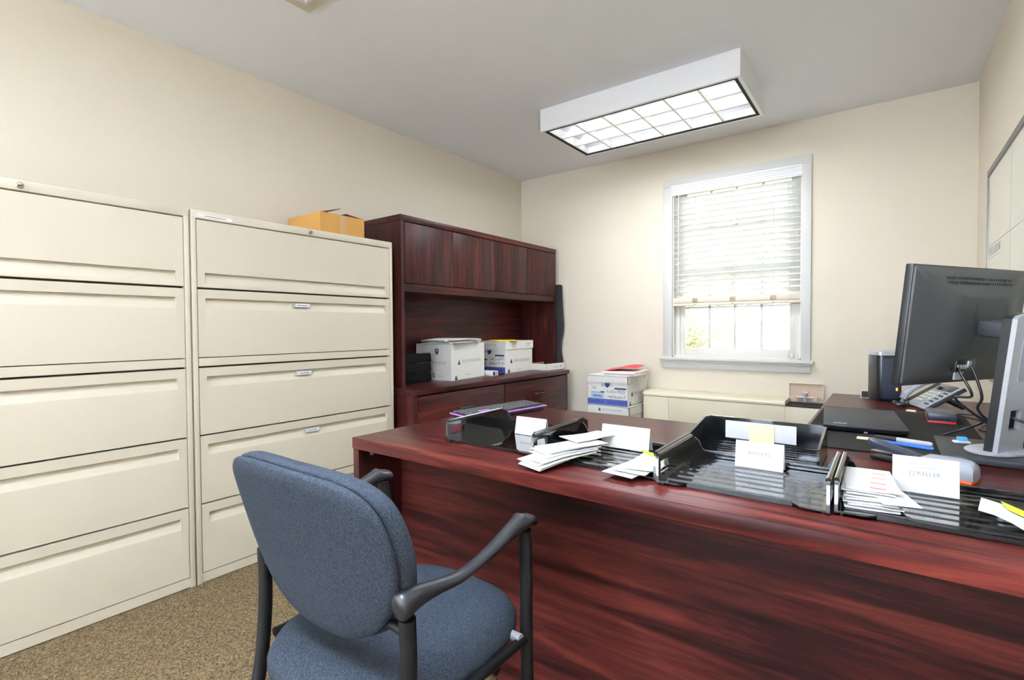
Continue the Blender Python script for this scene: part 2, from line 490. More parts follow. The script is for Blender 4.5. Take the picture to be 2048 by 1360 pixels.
# ------------------------------------------------------------------ ceiling lights and vent
def ceiling_light(label, x0, x1, y0, y1, n=6):
    t = thing('ceiling_light', label, 'ceiling light', ((x0 + x1) / 2, (y0 + y1) / 2, H))
    z0 = 2.390
    mb = MB(); e = .018
    mb.box(x0, x1, y0, y0 + e, z0, H, .001); mb.box(x0, x1, y1 - e, y1, z0, H, .001)
    mb.box(x0, x0 + e, y0 + e, y1 - e, z0, H); mb.box(x1 - e, x1, y0 + e, y1 - e, z0, H)
    mb.box(x0 + e, x1 - e, y0 + e, y1 - e, z0 + .084, z0 + .090)
    mb.build('housing', FIXT, t)
    mb = MB(); g = .018; a0, a1, b0, b1 = x0 + e, x1 - e, y0 + e, y1 - e
    for q in ((a0, a1, b0, b0 + g), (a0, a1, b1 - g, b1), (a0, a0 + g, b0 + g, b1 - g), (a1 - g, a1, b0 + g, b1 - g)): mb.box(*q, z0 + .002, z0 + .006)
    mb.build('reveal', DARK, t)
    a0 += g; a1 -= g; b0 += g; b1 -= g
    mb = MB(); zt, zb = z0 + .050, z0 + .008
    def blade(p, q, hw):      # V-section blade from p to q
        d = (V(q) - V(p)).normalized(); s = d.cross(V((0, 0, 1))) * hw
        R = []
        for c in (V(p), V(q)):
            R.append([tuple(c + s * .2 + V((0, 0, zt))), tuple(c - s * .2 + V((0, 0, zt))), tuple(c - s + V((0, 0, zb))), tuple(c + s + V((0, 0, zb)))])
        mb.rings(R)
    cw_ = (b1 - b0) / 3
    for k in (1, 2): blade((a0, b0 + cw_ * k, 0), (a1, b0 + cw_ * k, 0), .006)
    for k in range(1, n):
        x = a0 + (a1 - a0) * k / n
        for r in range(3): blade((x, b0 + cw_ * r + .006, 0), (x, b0 + cw_ * (r + 1) - .006, 0), .005)
    mb.box(a0, a1, b0, b0 + .003, zb, zt); mb.box(a0, a1, b1 - .003, b1, zb, zt)
    mb.box(a0, a0 + .003, b0, b1, zb, zt); mb.box(a1 - .003, a1, b0, b1, zb, zt)
    mb.build('louvre', LOUV, t)
    for r in range(3):
        y = b0 + cw_ * (r + .5)
        MB().cyl((a0 + .02, y, z0 + .066), (a1 - .02, y, z0 + .066), .013, 12).build('fluorescent_tube', TUBE, t)
ceiling_light('white boxed fluorescent ceiling light near the window', 1.037, 2.256, -1.2335, -.6206)

t = thing('air_vent', 'square beige ceiling air vent at the top edge of the picture', 'air vent', (1.0, -2.94, H))
vs = .44; vx1, vy1 = .783 + vs, -2.720
def sq(m, i, o, za, zb):
    x0, x1, y0, y1 = vx1 - vs, vx1, vy1 - vs, vy1
    m.box(x0 + o, x1 - o, y0 + o, y0 + i, za, zb); m.box(x0 + o, x1 - o, y1 - i, y1 - o, za, zb)
    m.box(x0 + o, x0 + i, y0 + i, y1 - i, za, zb); m.box(x1 - i, x1 - o, y0 + i, y1 - i, za, zb)
mb = MB(); sq(mb, .046, 0, H - .010, H); mb.build('flange', VENTB, t)
mb = MB(); sq(mb, .058, .046, H - .016, H); sq(mb, .105, .092, H - .016, H); sq(mb, .15, .137, H - .016, H); mb.build('vane', WHITE, t)
MB().box(vx1 - vs + .05, vx1 - .05, vy1 - vs + .05, vy1 - .05, H - .003, H - .001).build('duct_opening', DARK, t)

# ------------------------------------------------------------------ file cabinets
def file_cabinet(label, y0, y1, tags):
    X0, X1, Hc = .018, .4786, 1.6275
    t = thing('file_cabinet', label, 'file cabinet', (.25, (y0 + y1) / 2, 0), 0, 'lateral file cabinets along the left wall')
    mb = MB(); s = .020
    mb.box(X0, X1, y0, y0 + s, .0, Hc - .034, .001); mb.box(X0, X1, y1 - s, y1, .0, Hc - .034, .001)
    mb.box(X0, X1, y0, y1, Hc - .036, Hc, .002)
    mb.box(X0, X0 + .01, y0, y1, 0, Hc); mb.box(X0, X1 - .002, y0 + s, y1 - s, .004, .044)
    mb.build('body', CAB, t)
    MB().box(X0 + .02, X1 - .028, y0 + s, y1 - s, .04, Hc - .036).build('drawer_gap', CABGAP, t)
    a0, a1 = y0 + s + .003, y1 - s - .003
    def front(name, z0, z1, rz):
        mb = MB(); xf, xb = X1 - .001, X1 - .024
        if rz is None:
            mb.box(xb, xf, a0, a1, z0, z1, .0015)
        else:
            b0, b1 = a0 + .030, a1 - .030; rt = rz; rb = rz - .052
            mb.box(xb, xf, a0, b0, z0, z1); mb.box(xb, xf, b1, a1, z0, z1)
            # one profile: top band, recess with a sharp top lip running out at the bottom, lower face
            pr = [(xb, z1), (xf, z1), (xf, rt), (xf - .017, rt - .001), (xf - .013, rt - .020), (xf - .001, rb + .006), (xf, rb), (xf, z0), (xb, z0)]
            mb.prism(pr, lambda u, v, w: (u, w, v), b0, b1)
        return mb.build(name, CAB, t, smooth=12)
    f1 = front('flip_door', 1.295, 1.586, 1.358)
    d = [f1, front('drawer', .990, 1.286, 1.248)]
    front('pull_out_shelf', .951, .986, None)
    d += [front('drawer', .652, .943, .905), front('drawer', .352, .645, .607), front('drawer', .048, .345, .307)]
    yc = (y0 + y1) / 2
    lk = MB().disc_lathe([(.011, -.004), (.011, .004), (.009, .006), (0.001, .006)], (X1, yc + .01, 1.609), 16, 'X').build('lock', CHROME, t)
    MB().box(X1 + .006, X1 + .022, yc + .002, yc + .016, 1.606, 1.611, .001).build('key', BRASSK, lk)
    for i, ty in tags:
        zt = (None, 1.230, .887, .589, None)[i]
        h = MB().box(X1 - .006, X1 + .004, ty - .042, ty + .042, zt - .011, zt + .011, .003).build('label_holder', SILVER, d[i])
        MB().box(X1 + .004, X1 + .0046, ty - .037, ty + .037, zt - .008, zt + .008).build('label', PAPER, h)
        MB().box(X1 + .0046, X1 + .0049, ty - .030, ty + .028, zt - .002, zt + .002).build('lettering', TEXTD, h)
    return t
file_cabinet('cream five-drawer lateral file cabinet with plain drawers at the left edge', -4.170, -3.1075, [])
cb = file_cabinet('cream five-drawer lateral file cabinet with label holders, beside the dark wood hutch', -3.1005, -2.007, [(1, -2.592), (2, -2.587), (3, -2.547)])
lb = MB().box(.4786, .4791, -3.074, -2.930, 1.598, 1.612).build('tape_label', PAPER, cb)
MB().box(.4791, .4793, -3.045, -2.955, 1.6035, 1.6065).build('lettering', TEXTD, lb)

# open kraft carton on the right cabinet
t = thing('cardboard_box', 'small brown cardboard box with open flaps on top of a file cabinet', 'box', (.26, -2.28, 1.6275))
cx1, cy0, cy1, cz1 = .380, -2.420, -2.132, 1.755
mb = MB(); cz0 = 1.6275; cx0 = .06; th = .004
mb.box(cx1 - th, cx1, cy0, cy1, cz0, cz1); mb.box(cx0, cx0 + th, cy0, cy1, cz0, cz1 - .0)
mb.box(cx0 + th, cx1 - th, cy0, cy0 + th, cz0, cz1); mb.box(cx0 + th, cx1 - th, cy1 - th, cy1, cz0, cz1); mb.box(cx0, cx1, cy0, cy1, cz0, cz0 + .003)
mb.build('carton', KRAFT, t)
def flap(pts, name='flap'):
    m = MB(); P = [V(p) for p in pts]; n = (P[1] - P[0]).cross(P[2] - P[0]).normalized() * .003
    m.rings([[tuple(p) for p in P], [tuple(p + n) for p in P]]); return m.build(name, KRAFTD, t)
flap([(cx1 - .006, cy0, cz1), (cx0, cy0, cz1), (cx0, cy0 + .135, cz1 + .040), (cx1 - .01, cy0 + .135, cz1 + .040)])
flap([(cx1 - .006, cy1, cz1), (cx0, cy1, cz1), (cx0, cy1 - .12, cz1 + .012), (cx1 - .004, cy1 - .12, cz1 + .012)])
MB().box(cx1, cx1 + .0006, -2.298, -2.252, cz0 + .002, cz1).build('packing_tape', TAPE, t)

# ------------------------------------------------------------------ credenza and hutch
t = thing('credenza', 'dark mahogany credenza against the left wall under the hutch', 'credenza', (.32, -1.03, 0))
KY0, KY1, KX = -1.935, -.125, .585
MB().box(.02, KX + .012, KY0 - .012, KY1 + .012, .704, .737, .003).build('top', WOODY, t)
mb = MB(); mb.box(.03, KX - .004, KY0, KY0 + .025, 0, .704); mb.build('side_panel', WOODZ, t)
mb = MB(); mb.box(.03, KX - .004, KY1 - .025, KY1, 0, .704); mb.build('side_panel', WOODZ, t)
MB().box(.03, .05, KY0 + .025, KY1 - .025, .03, .704).build('back_panel', WOODY, t)
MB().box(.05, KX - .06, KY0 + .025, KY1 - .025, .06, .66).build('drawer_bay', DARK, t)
ym = -1.045
for a, b_ in ((KY0 + .030, ym - .006), (ym + .006, KY1 - .004)):
    for z0, z1 in ((.400, .694), (.075, .394)):
        d = MB().box(KX - .018, KX + .002, a, b_, z0, z1, .0015).build('drawer', WOODY, t)
        yc = (a + b_) / 2; zc = z1 - .115
        hp = [(KX + .002, yc - .058, zc), (KX + .020, yc - .048, zc), (KX + .026, yc - .02, zc), (KX + .026, yc + .02, zc), (KX + .020, yc + .048, zc), (KX + .002, yc + .058, zc)]
        MB().tube(hp, .005, 8, ry=.008).build('handle', BLKM, d)

t = thing('hutch', 'tall dark mahogany hutch with four doors standing on the credenza', 'hutch', (.25, -.98, .737))
HY0, HY1, HX = -1.893, -.062, .428
MB().box(.03, HX + .002, HY0 - .006, HY1 + .002, 1.788, 1.826, .002).build('top', WOODY, t)
for a, b_ in ((HY0, HY0 + .025), (HY1 - .025, HY1)):
    MB().box(.04, HX - .002, a, b_, .737, 1.788).build('side_panel', WOODZ, t)
MB().box(.04, .055, HY0 + .025, HY1 - .025, .737, 1.788).build('back_panel', WOODY, t)
MB().box(.055, HX - .024, HY0 + .025, HY1 - .025, 1.346, 1.372).build('cabinet_floor', WOODY, t)
MB().box(HX - .026, HX - .006, HY0 + .025, HY1 - .025, 1.346, 1.396).build('rail', WOODY, t)
sp = [HY0 + .026, -1.422, -.961, -.517, HY1 - .002]
for k in range(4):
    MB().box(HX - .018, HX, sp[k] + (.004 if k == 0 else .0015), sp[k + 1] - .0015, 1.400, 1.782, .001).build('door', WOODZ, t)
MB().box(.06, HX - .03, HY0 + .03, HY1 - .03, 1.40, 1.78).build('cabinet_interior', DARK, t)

mb = MB()
pr = smooth_curve([(.478, 1.490, 0), (.480, 1.40, 0), (.487, 1.27, 0), (.495, 1.15, 0), (.490, 1.06, 0), (.472, .97, 0), (.470, .90, 0), (.486, .80, 0), (.486, .738, 0)], 5)
pts = [(p.x, p.y) for p in pr] + [(.18, .738), (.18, 1.505), (.462, 1.505), (.474, 1.50)]
mb.prism(pts, lambda u, v, w: (u, w, v), -.052, -.030)
tag(mb.build('shaped_panel', BLKM), 'black board with a wavy edge standing between the hutch and the window wall', 'panel')

# ------------------------------------------------------------------ cartons
def decal(m, M, u0, u1, v0, v1, h=.0005):
    k = m.M; m.M = M; m.box(u0, u1, v0, v1, -.0004, h); m.M = k
def tri(m, M, u, v, s, h=.0006):
    k = m.M; m.M = M
    m.rings([[(u, v, -.0003), (u + s * .5, v + s * 1.1, -.0003), (u + s, v, -.0003)], [(u, v, h), (u + s * .5, v + s * 1.1, h), (u + s, v, h)]]); m.M = k
def scribble(m, M, lines, u0, v0, wd, ht, seed):
    rnd = random.Random(seed); k = m.M; m.M = M
    for li in range(lines):
        n = int(wd / (ht * .42)); 
        for i in range(n):
            u = u0 + i * ht * .42; v = v0 - li * ht * 1.35
            pts = [(u + rnd.uniform(0, .35) * ht, v + rnd.uniform(0, 1) * ht, .0004) for _ in range(4)]
            m.tube(pts, .0013, 5)
    m.M = k
def carton_print(t, Mf, wf, hf, Ms, ws, hs, style):
    """Mf: narrow face matrix (origin lower left), Ms: long face matrix"""
    nv = MB(); gr = MB()
    # long face: triangle, name, small line, corner mark
    tri(nv, Ms, ws * .18, hs * .42, .034); decal(nv, Ms, ws * .10, ws * .165, .004, .022); decal(nv, Ms, ws * .10, ws * .165, .026, .032)
    decal(gr, Ms, ws * .40, ws * .56, hs * .115, hs * .13)
    text_mesh('IRON MOUNTAIN', .036, Ms @ Matrix.Translation((ws * .31, hs * .50, 0)), GREYP, t, sx=.86)
    if style == 'plain':
        # shield, wordmark, recycling mark
        k = nv.M; nv.M = Mf; cu, cv = wf * .60, hf * .80
        sh = [(-.017, .018), (.017, .018), (.017, -.006), (.010, -.020), (0, -.026), (-.010, -.020), (-.017, -.006)]
        nv.rings([[(cu + a, cv + b_, -.0003) for a, b_ in sh], [(cu + a, cv + b_, .0006) for a, b_ in sh]]); nv.M = k
        w_ = MB(); w_.M = Mf; w_.disc_lathe([(.006, 0), (.006, .001), (.0005, .001)], (cu, cv + .004, 0), 10); w_.build('shield_mark', BOXW, t)
        text_mesh('IRON MOUNTAIN', .032, Mf @ Matrix.Translation((wf * .34, hf * .48, 0)), GREYP, t, sx=.62)
        k = nv.M; nv.M = Mf
        for q in range(3):
            a = math.pi / 2 + q * 2 * math.pi / 3
            c = (wf * .50, hf * .135)
            p = [(c[0] + .013 * math.cos(a + s_), c[1] + .013 * math.sin(a + s_), .0004) for s_ in (-.75, -.2, .35)]
            nv.tube(p, .0032, 5)
        nv.M = k
        decal(gr, Mf, wf * .60, wf * .74, hf * .155, hf * .165); decal(gr, Mf, wf * .60, wf * .80, hf * .10, hf * .11)
    else:
        decal(nv, Mf, wf * .68, wf * .97, hf * .715, hf * .785)
        k = nv.M; nv.M = Mf; cu, cv = wf * .5, hf * .97
        sh = [(-.022, .0), (.022, .0), (.020, -.018), (.010, -.032), (0, -.036), (-.010, -.032), (-.020, -.018)]
        nv.rings([[(cu + a, cv + b_, -.0003) for a, b_ in sh], [(cu + a, cv + b_, .0006) for a, b_ in sh]]); nv.M = k
        decal(nv, Mf, wf * .075, wf * .42, hf * .535, hf * .552); decal(nv, Mf, wf * .33, wf * .43, hf * .552, hf * .595)
        lb_ = MB(); decal(lb_, Mf, wf * .08, wf * .41, hf * .285, hf * .535); lb_.build('address_label', LBLUE, t)
        dk = MB(); decal(dk, Mf, wf * .13, wf * .37, hf * .39, hf * .42, .001); decal(dk, Mf, wf * .13, wf * .37, hf * .34, hf * .36, .001)
        for vv in (.69, .75): decal(dk, Mf, wf * .11, wf * .22, hf * vv, hf * (vv + .018))
        scribble(dk, Mf, 2, wf * .50, hf * .53, wf * .48, .030, 3 if style == 'big' else 5)
        dk.build('handwriting', DKP, t)
        decal(gr, Mf, wf * .52, wf * .74, hf * .385, hf * .395); decal(gr, Mf, wf * .05, wf * .22, hf * .82, hf * .825)
        bb = MB(); decal(bb, Mf, 0.0, wf, .0, hf * .262); bb.build('blue_band', BLUEP, t)
        ln = MB()
        for u0, u1 in ((.06, .45), (.47, .94)):
            for vv in (.05, .205): decal(ln, Mf, wf * u0, wf * u1, hf * vv, hf * vv + .0012, .001)
            for uu in (u0, u1): decal(ln, Mf, wf * uu, wf * uu + .0012, hf * .05, hf * .205, .001)
        ln.build('outline', GREYP, t)
    nv.build('print', NAVY, t); gr.build('fine_print', GREYP, t)

def carton(label, x, y, z, rz, wd, ln, h, lid, style, group='white archive boxes', lidz=.052, hole=True):
    """near corner of the carton at local origin; narrow face runs along -x (width wd), long face along +y (length ln)"""
    t = thing('archive_box', label, 'box', (x, y, z), rz, group)
    m0 = Matrix.Translation((x, y, z)) @ Matrix.Rotation(rz, 4, 'Z')
    mb = MB(); mb.M = m0; e = .004
    zt = h - (.006 if lid else 0)
    mb.box(-e, 0, 0, ln, 0, zt); mb.box(-wd, -wd + e, 0, ln, 0, zt); mb.box(-wd + e, -e, ln - e, ln, 0, zt); mb.box(-wd, 0, 0, ln, 0, e)
    # narrow face with a hand hole
    hu0, hu1, hv0, hv1 = -wd * .64, -wd * .36, zt * .66, zt * .74
    mb.box(-wd + e, -e, 0, e, 0, hv0); mb.box(-wd + e, -e, 0, e, hv1, zt); mb.box(-wd + e, hu0, 0, e, hv0, hv1); mb.box(hu1, -e, 0, e, hv0, hv1)
    mb.box(hu0, hu1, 0.010, .014, hv0 - .02, hv1 + .02)
    mb.build('carton', BOXW, t)
    if lid:
        mb = MB(); mb.M = m0; g = .006
        mb.box(-wd - g, g, -g, ln + g, h - .003, h + .002)
        mb.box(-wd - g, g, -g, -g + .004, h - lidz, h); mb.box(-wd - g, g, ln + g - .004, ln + g, h - lidz, h)
        mb.box(g - .004, g, -g, ln + g, h - lidz, h); mb.box(-wd - g, -wd - g + .004, -g, ln + g, h - lidz, h)
        L = mb.build('lid', BOXW, t)
        dl = MB(); dl.M = m0; 
        Mls = m0 @ frame((g, -g, h - lidz), (0, 1, 0), (0, 0, 1)); Mlf = m0 @ frame((-wd - g, -g, h - lidz), (1, 0, 0), (0, 0, 1)); dl.M = Matrix.Identity(4)
        decal(dl, Mls, ln * .76, ln * .95, lidz * .62, lidz * .72); decal(dl, Mls, ln * .76, ln * .90, lidz * .36, lidz * .44)
        dl.build('fine_print', GREYP, L)
        if style != 'mark':
            pass
    Mf = m0 @ frame((-wd, 0, 0), (1, 0, 0), (0, 0, 1)); Ms = m0 @ frame((0, 0, 0), (0, 1, 0), (0, 0, 1))
    if style in ('plain', 'big', 'shelf'):
        hh = zt - (lidz - .006 if lid else 0)
        carton_print(t, Mf, wd, hh if style != 'plain' else zt, Ms, ln, hh, style)
    if style == 'mark':
        Mlf = m0 @ frame((-wd - .006, -.006, h - lidz), (1, 0, 0), (0, 0, 1))
        nv = MB(); tri(nv, Mlf, wd * .28, lidz * .30, .024); nv.build('print', NAVY, L)
        text_mesh('IRON MOUNTAIN', .024, Mlf @ Matrix.Translation((wd * .38, lidz * .48, 0)), GREYP, L, sx=.85)
    if style == 'shelf':
        Mlf = m0 @ frame((-wd - .006, -.006, h - lidz), (1, 0, 0), (0, 0, 1))
        text_mesh('IRON MOUNTAIN', .022, Mlf @ Matrix.Translation((wd * .30, lidz * .55, 0)), GREYP, L, sx=.8)
    return t, m0

carton('white lidless archive box under envelopes on the credenza', .397, -1.417, .737, .14, .315, .44, .263, False, 'plain')
carton('white lidded archive box with a yellow folder on it, on the credenza', .358, -.742, .737, .065, .315, .435, .264, True, 'shelf', lidz=.068)
carton('white archive box with a blue band, topmost of the stack by the radiator', 1.297, -.452, .510, 0.0, .334, .385, .226, True, 'big', lidz=.05)
carton('white archive box at the bottom of the stack by the radiator', 1.312, -.460, 0.0, 0.0, .342, .395, .507, True, 'mark', lidz=.060)

# upturned box lid
t = thing('box_lid', 'shallow white box lid lying upside down at the right end of the credenza', 'box lid', (.40, -.13, .737))
mb = MB(); m0 = Matrix.Translation((.482, -.316, .737)) @ Matrix.Rotation(-.05, 4, 'Z'); mb.M = m0
lw, ll, lh = .19, .29, .058
mb.box(-lw, 0, 0, ll, 0, .003); mb.box(-.004, 0, 0, ll, 0, lh); mb.box(-lw, -lw + .004, 0, ll, 0, lh); mb.box(-lw, 0, 0, .004, 0, lh); mb.box(-lw, 0, ll - .004, ll, 0, lh)
mb.build('tray', BOXW, t)
mb = MB(); mb.M = m0; mb.box(-lw + .004, -.004, .004, ll - .004, .003, .005); mb.box(-lw + .004, -lw + .006, .004, ll - .004, .003, lh - .001); mb.box(-lw + .004, -.004, ll - .006, ll - .004, .003, lh - .001)
mb.box(-.006, -.004, .004, ll - .004, .003, lh - .001); mb.build('lining', KRAFTD, t)
Ms = m0 @ frame((0, ll, lh), (0, -1, 0), (0, 0, -1))
nv = MB(); tri(nv, Ms, ll * .18, lh * .42, .016); nv.build('print', NAVY, t)
text_mesh('IRON MOUNTAIN', .014, Ms @ Matrix.Translation((ll * .27, lh * .55, 0)), GREYP, t, sx=.9)

# small white box of supplies between the archive boxes
t = thing('supply_box', 'small white and blue box between the two archive boxes on the credenza', 'box', (.37, -.92, .737))
mb = MB(); m0 = Matrix.Translation((.398, -.955, .737)) @ Matrix.Rotation(.14, 4, 'Z'); mb.M = m0
mb.box(-.11, 0, 0, .085, 0, .036, .001); mb.build('carton', BOXW, t)
mb = MB(); mb.M = m0; mb.box(-.0002, .0006, .006, .036, .004, .032); mb.build('print', NAVY, t)
mb = MB(); mb.M = m0; mb.box(-.0002, .0006, .050, .060, .004, .032); mb.build('red_mark', REDPL, t)

# envelopes on the first archive box
env_lab = ['bottom', 'second lowest', 'middle', 'second highest', 'topmost']
zs = 1.002
for k in range(5):
    mb = MB(); l_, w_ = .385 - .015 * (k % 2), .26
    M = Matrix.Translation((.250 + .022 * math.sin(k * 2.1), -1.245 - .016 * math.cos(k * 1.9), zs)) @ Matrix.Rotation(.12 + .20 * math.sin(k * 1.7), 4, 'Z')
    mb.M = M
    nx = 10; th = .004 + .002 * (k == 3); R0 = []; 
    bow = (.0, .002, .004, .006, .008)[k]
    lo = [[(-w_ / 2, -l_ / 2 + l_ * i / nx, bow * math.sin(math.pi * i / nx)), (w_ / 2, -l_ / 2 + l_ * i / nx, bow * math.sin(math.pi * i / nx)), (w_ / 2, -l_ / 2 + l_ * i / nx, th + bow * math.sin(math.pi * i / nx)), (-w_ / 2, -l_ / 2 + l_ * i / nx, th + bow * math.sin(math.pi * i / nx))] for i in range(nx + 1)]
    mb.rings(lo)
    tag(mb.build('envelope', PAPER if k != 2 else PAPERG), env_lab[k] + ' white envelope of the stack on the lidless archive box', 'envelope', 'envelopes stacked on the archive box')
    zs += th + .0015
mb = MB(); m0 = Matrix.Translation((.23, -.60, 1.0035)) @ Matrix.Rotation(.75, 4, 'Z'); mb.M = m0
mb.box(-.115, .115, -.15, .15, 0, .006, .001)
tag(mb.build('folder', YEL), 'bright yellow folder lying on the lidded archive box', 'folder')

# stack of three letter trays in the hutch
def stack_tray(label, z):
    t = thing('letter_tray', label, 'letter tray', (.19, -1.66, z), 0, 'stacked letter trays in the hutch'); GLOSS = BLKS
    x0, x1, y0, y1 = .09, .292, -1.850, -1.510
    MB().box(x0, x1, y0, y1, z + .006, z + .010, .001).build('base', GLOSS, t)
    for a, b_ in ((x0, x0 + .005), (x1 - .005, x1)):
        mb = MB(); pr = [(y0, z), (y1 - .004, z), (y1, z + .010), (y1 - .004, z + .050), (y1 - .004, z + .054), (y1 - .012, z + .066), (y0, z + .066)]
        mb.prism(pr, lambda u, v, w: (w, u, v), a, b_); mb.build('side_wall', GLOSS, t)
    MB().box(x0, x1, y0, y0 + .005, z, z + .05).build('back_wall', GLOSS, t)
for k, nm in enumerate(('bottom', 'middle', 'top')):
    stack_tray('black letter tray, %s of the stack inside the hutch' % nm, .738 + k * .068)

# folders piled on the boxes at the window
def slab(name, label, cat, mat, cx_, cy_, z, lx, ly, h, rz, tilt=0.0, tiltx=0.0, group=None, bev=.001):
    mb = MB(); mb.M = Matrix.Translation((cx_, cy_, z)) @ Matrix.Rotation(rz, 4, 'Z') @ Matrix.Rotation(tilt, 4, 'Y') @ Matrix.Rotation(tiltx, 4, 'X')
    mb.box(-lx / 2, lx / 2, -ly / 2, ly / 2, 0, h, bev)
    return tag(mb.build(name, mat), label, cat, group)
G = 'folders on the box stack'
slab('folder', 'lowest white folder with a red edge on the box stack', 'folder', PAPERG, 1.215, -.27, .7395, .26, .30, .010, .05, group=G)
slab('folder', 'red folder sandwiched between white folders on the box stack', 'folder', RED, 1.205, -.268, .7502, .255, .30, .003, -.02, group=G)
slab('folder', 'thick white folder second from the top on the box stack', 'folder', PAPER, 1.200, -.27, .7538, .265, .31, .017, .08, group=G)
mb = MB(); mb.M = Matrix.Translation((1.19, -.26, .7715)) @ Matrix.Rotation(.18, 4, 'Z')
R = []
for i in range(9):
    x = -.13 + .25 * i / 8; zz = .034 * max(0, math.sin(math.pi * (i / 8) * .62)) ** 1.5
    R.append([(x, -.14, zz * .8), (x, .14, zz), (x, .14, zz + .003), (x, -.14, zz * .8 + .003)])
mb.rings(R)
tag(mb.build('folder', RED), 'topmost red folder with a bowed cover on the box stack', 'folder', G)

# ------------------------------------------------------------------ radiator under the window
t = thing('radiator', 'long cream convector radiator cabinet below the window', 'radiator', (2.04, -.12, 0))
rx0, rx1, ry, rt = 1.335, 2.80, -.235, .612
vx0 = 2.322
MB().box(rx0, rx1, ry + .004, -.006, 0, rt - .034).build('body', CREAMPL, t)
for a, b_ in ((rx0, 1.533), (1.535, vx0 - .002), (vx0, rx1)):
    MB().box(a, b_, ry, ry + .016, .06, rt - .036, .0015).build('front_panel', CREAMPL, t)
mb = MB()
pr = [(-.006, rt - .004), (-.05, rt), (ry + .022, rt), (ry + .006, rt - .006), (ry - .003, rt - .018), (ry - .003, rt - .030), (ry + .004, rt - .032), (-.006, rt - .032)]
mb.prism(pr, lambda u, v, w: (w, u, v), rx0 - .004, vx0); mb.build('lid', CREAMPL, t)
mb = MB(); mb.box(vx0, rx1, -.235, -.012, rt - .034, rt - .028); mb.build('valve_bay', DARK, t)
mb = MB(); fy = -.055
mb.box(vx0 + .002, 2.525, fy, fy + .004, rt + .012, .716); mb.box(vx0, 2.527, fy - .014, fy + .004, .716, .722, .002)
mb.box(2.521, 2.527, fy - .014, fy, rt, .720); mb.box(vx0, vx0 + .004, fy - .010, fy, rt + .01, .720)
fl = mb.build('flap_door', CREAMPL, t)
mb = MB(); mb.box(vx0 + .005, 2.520, fy - .002, fy, rt + .016, .714); mb.box(vx0 + .03, vx0 + .06, fy - .004, fy, rt - .01, rt + .02); mb.box(2.46, 2.49, fy - .004, fy, rt - .01, rt + .02); mb.build('flap_lining', PINKISH, fl)
mb = MB(); mb.cyl((2.42, fy - .012, rt - .02), (2.42, fy - .012, rt + .045), .008, 10); mb.box(2.405, 2.437, fy - .022, fy - .003, rt + .038, rt + .050, .002); mb.cyl((2.365, fy - .012, rt + .012), (2.47, fy - .012, rt + .012), .005, 8)
mb.build('valve', SILVER, t)

# ------------------------------------------------------------------ desk
DX0, DX1, DY0, DY1, DZ = 1.428, 3.262, -2.987, -2.076, .745
t = thing('desk', 'large mahogany executive desk across the foreground', 'desk', ((DX0 + DX1) / 2, (DY0 + DY1) / 2, 0))
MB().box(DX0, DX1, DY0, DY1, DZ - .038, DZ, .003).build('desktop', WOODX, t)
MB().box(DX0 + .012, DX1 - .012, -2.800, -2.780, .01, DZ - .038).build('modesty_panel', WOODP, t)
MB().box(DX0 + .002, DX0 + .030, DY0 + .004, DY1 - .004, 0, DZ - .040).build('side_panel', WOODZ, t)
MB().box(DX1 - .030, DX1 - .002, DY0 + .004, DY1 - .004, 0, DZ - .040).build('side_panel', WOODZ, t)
MB().disc_lathe([(.008, 0), (.008, .004), (.001, .005)], (DX0 + .030, -2.93, .685), 10, 'X').build('cam_cover', GREYPL, t)
t = thing('desk_return', 'mahogany desk return running from the desk to the window end', 'desk', (2.94, -1.43, 0))
RX0, RY1 = 2.632, -.775
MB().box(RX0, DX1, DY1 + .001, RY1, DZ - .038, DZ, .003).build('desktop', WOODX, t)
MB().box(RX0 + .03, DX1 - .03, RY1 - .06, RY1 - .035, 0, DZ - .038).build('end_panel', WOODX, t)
MB().box(DX1 - .04, DX1 - .02, DY1 + .03, RY1 - .06, .01, DZ - .038).build('modesty_panel', WOODY, t)

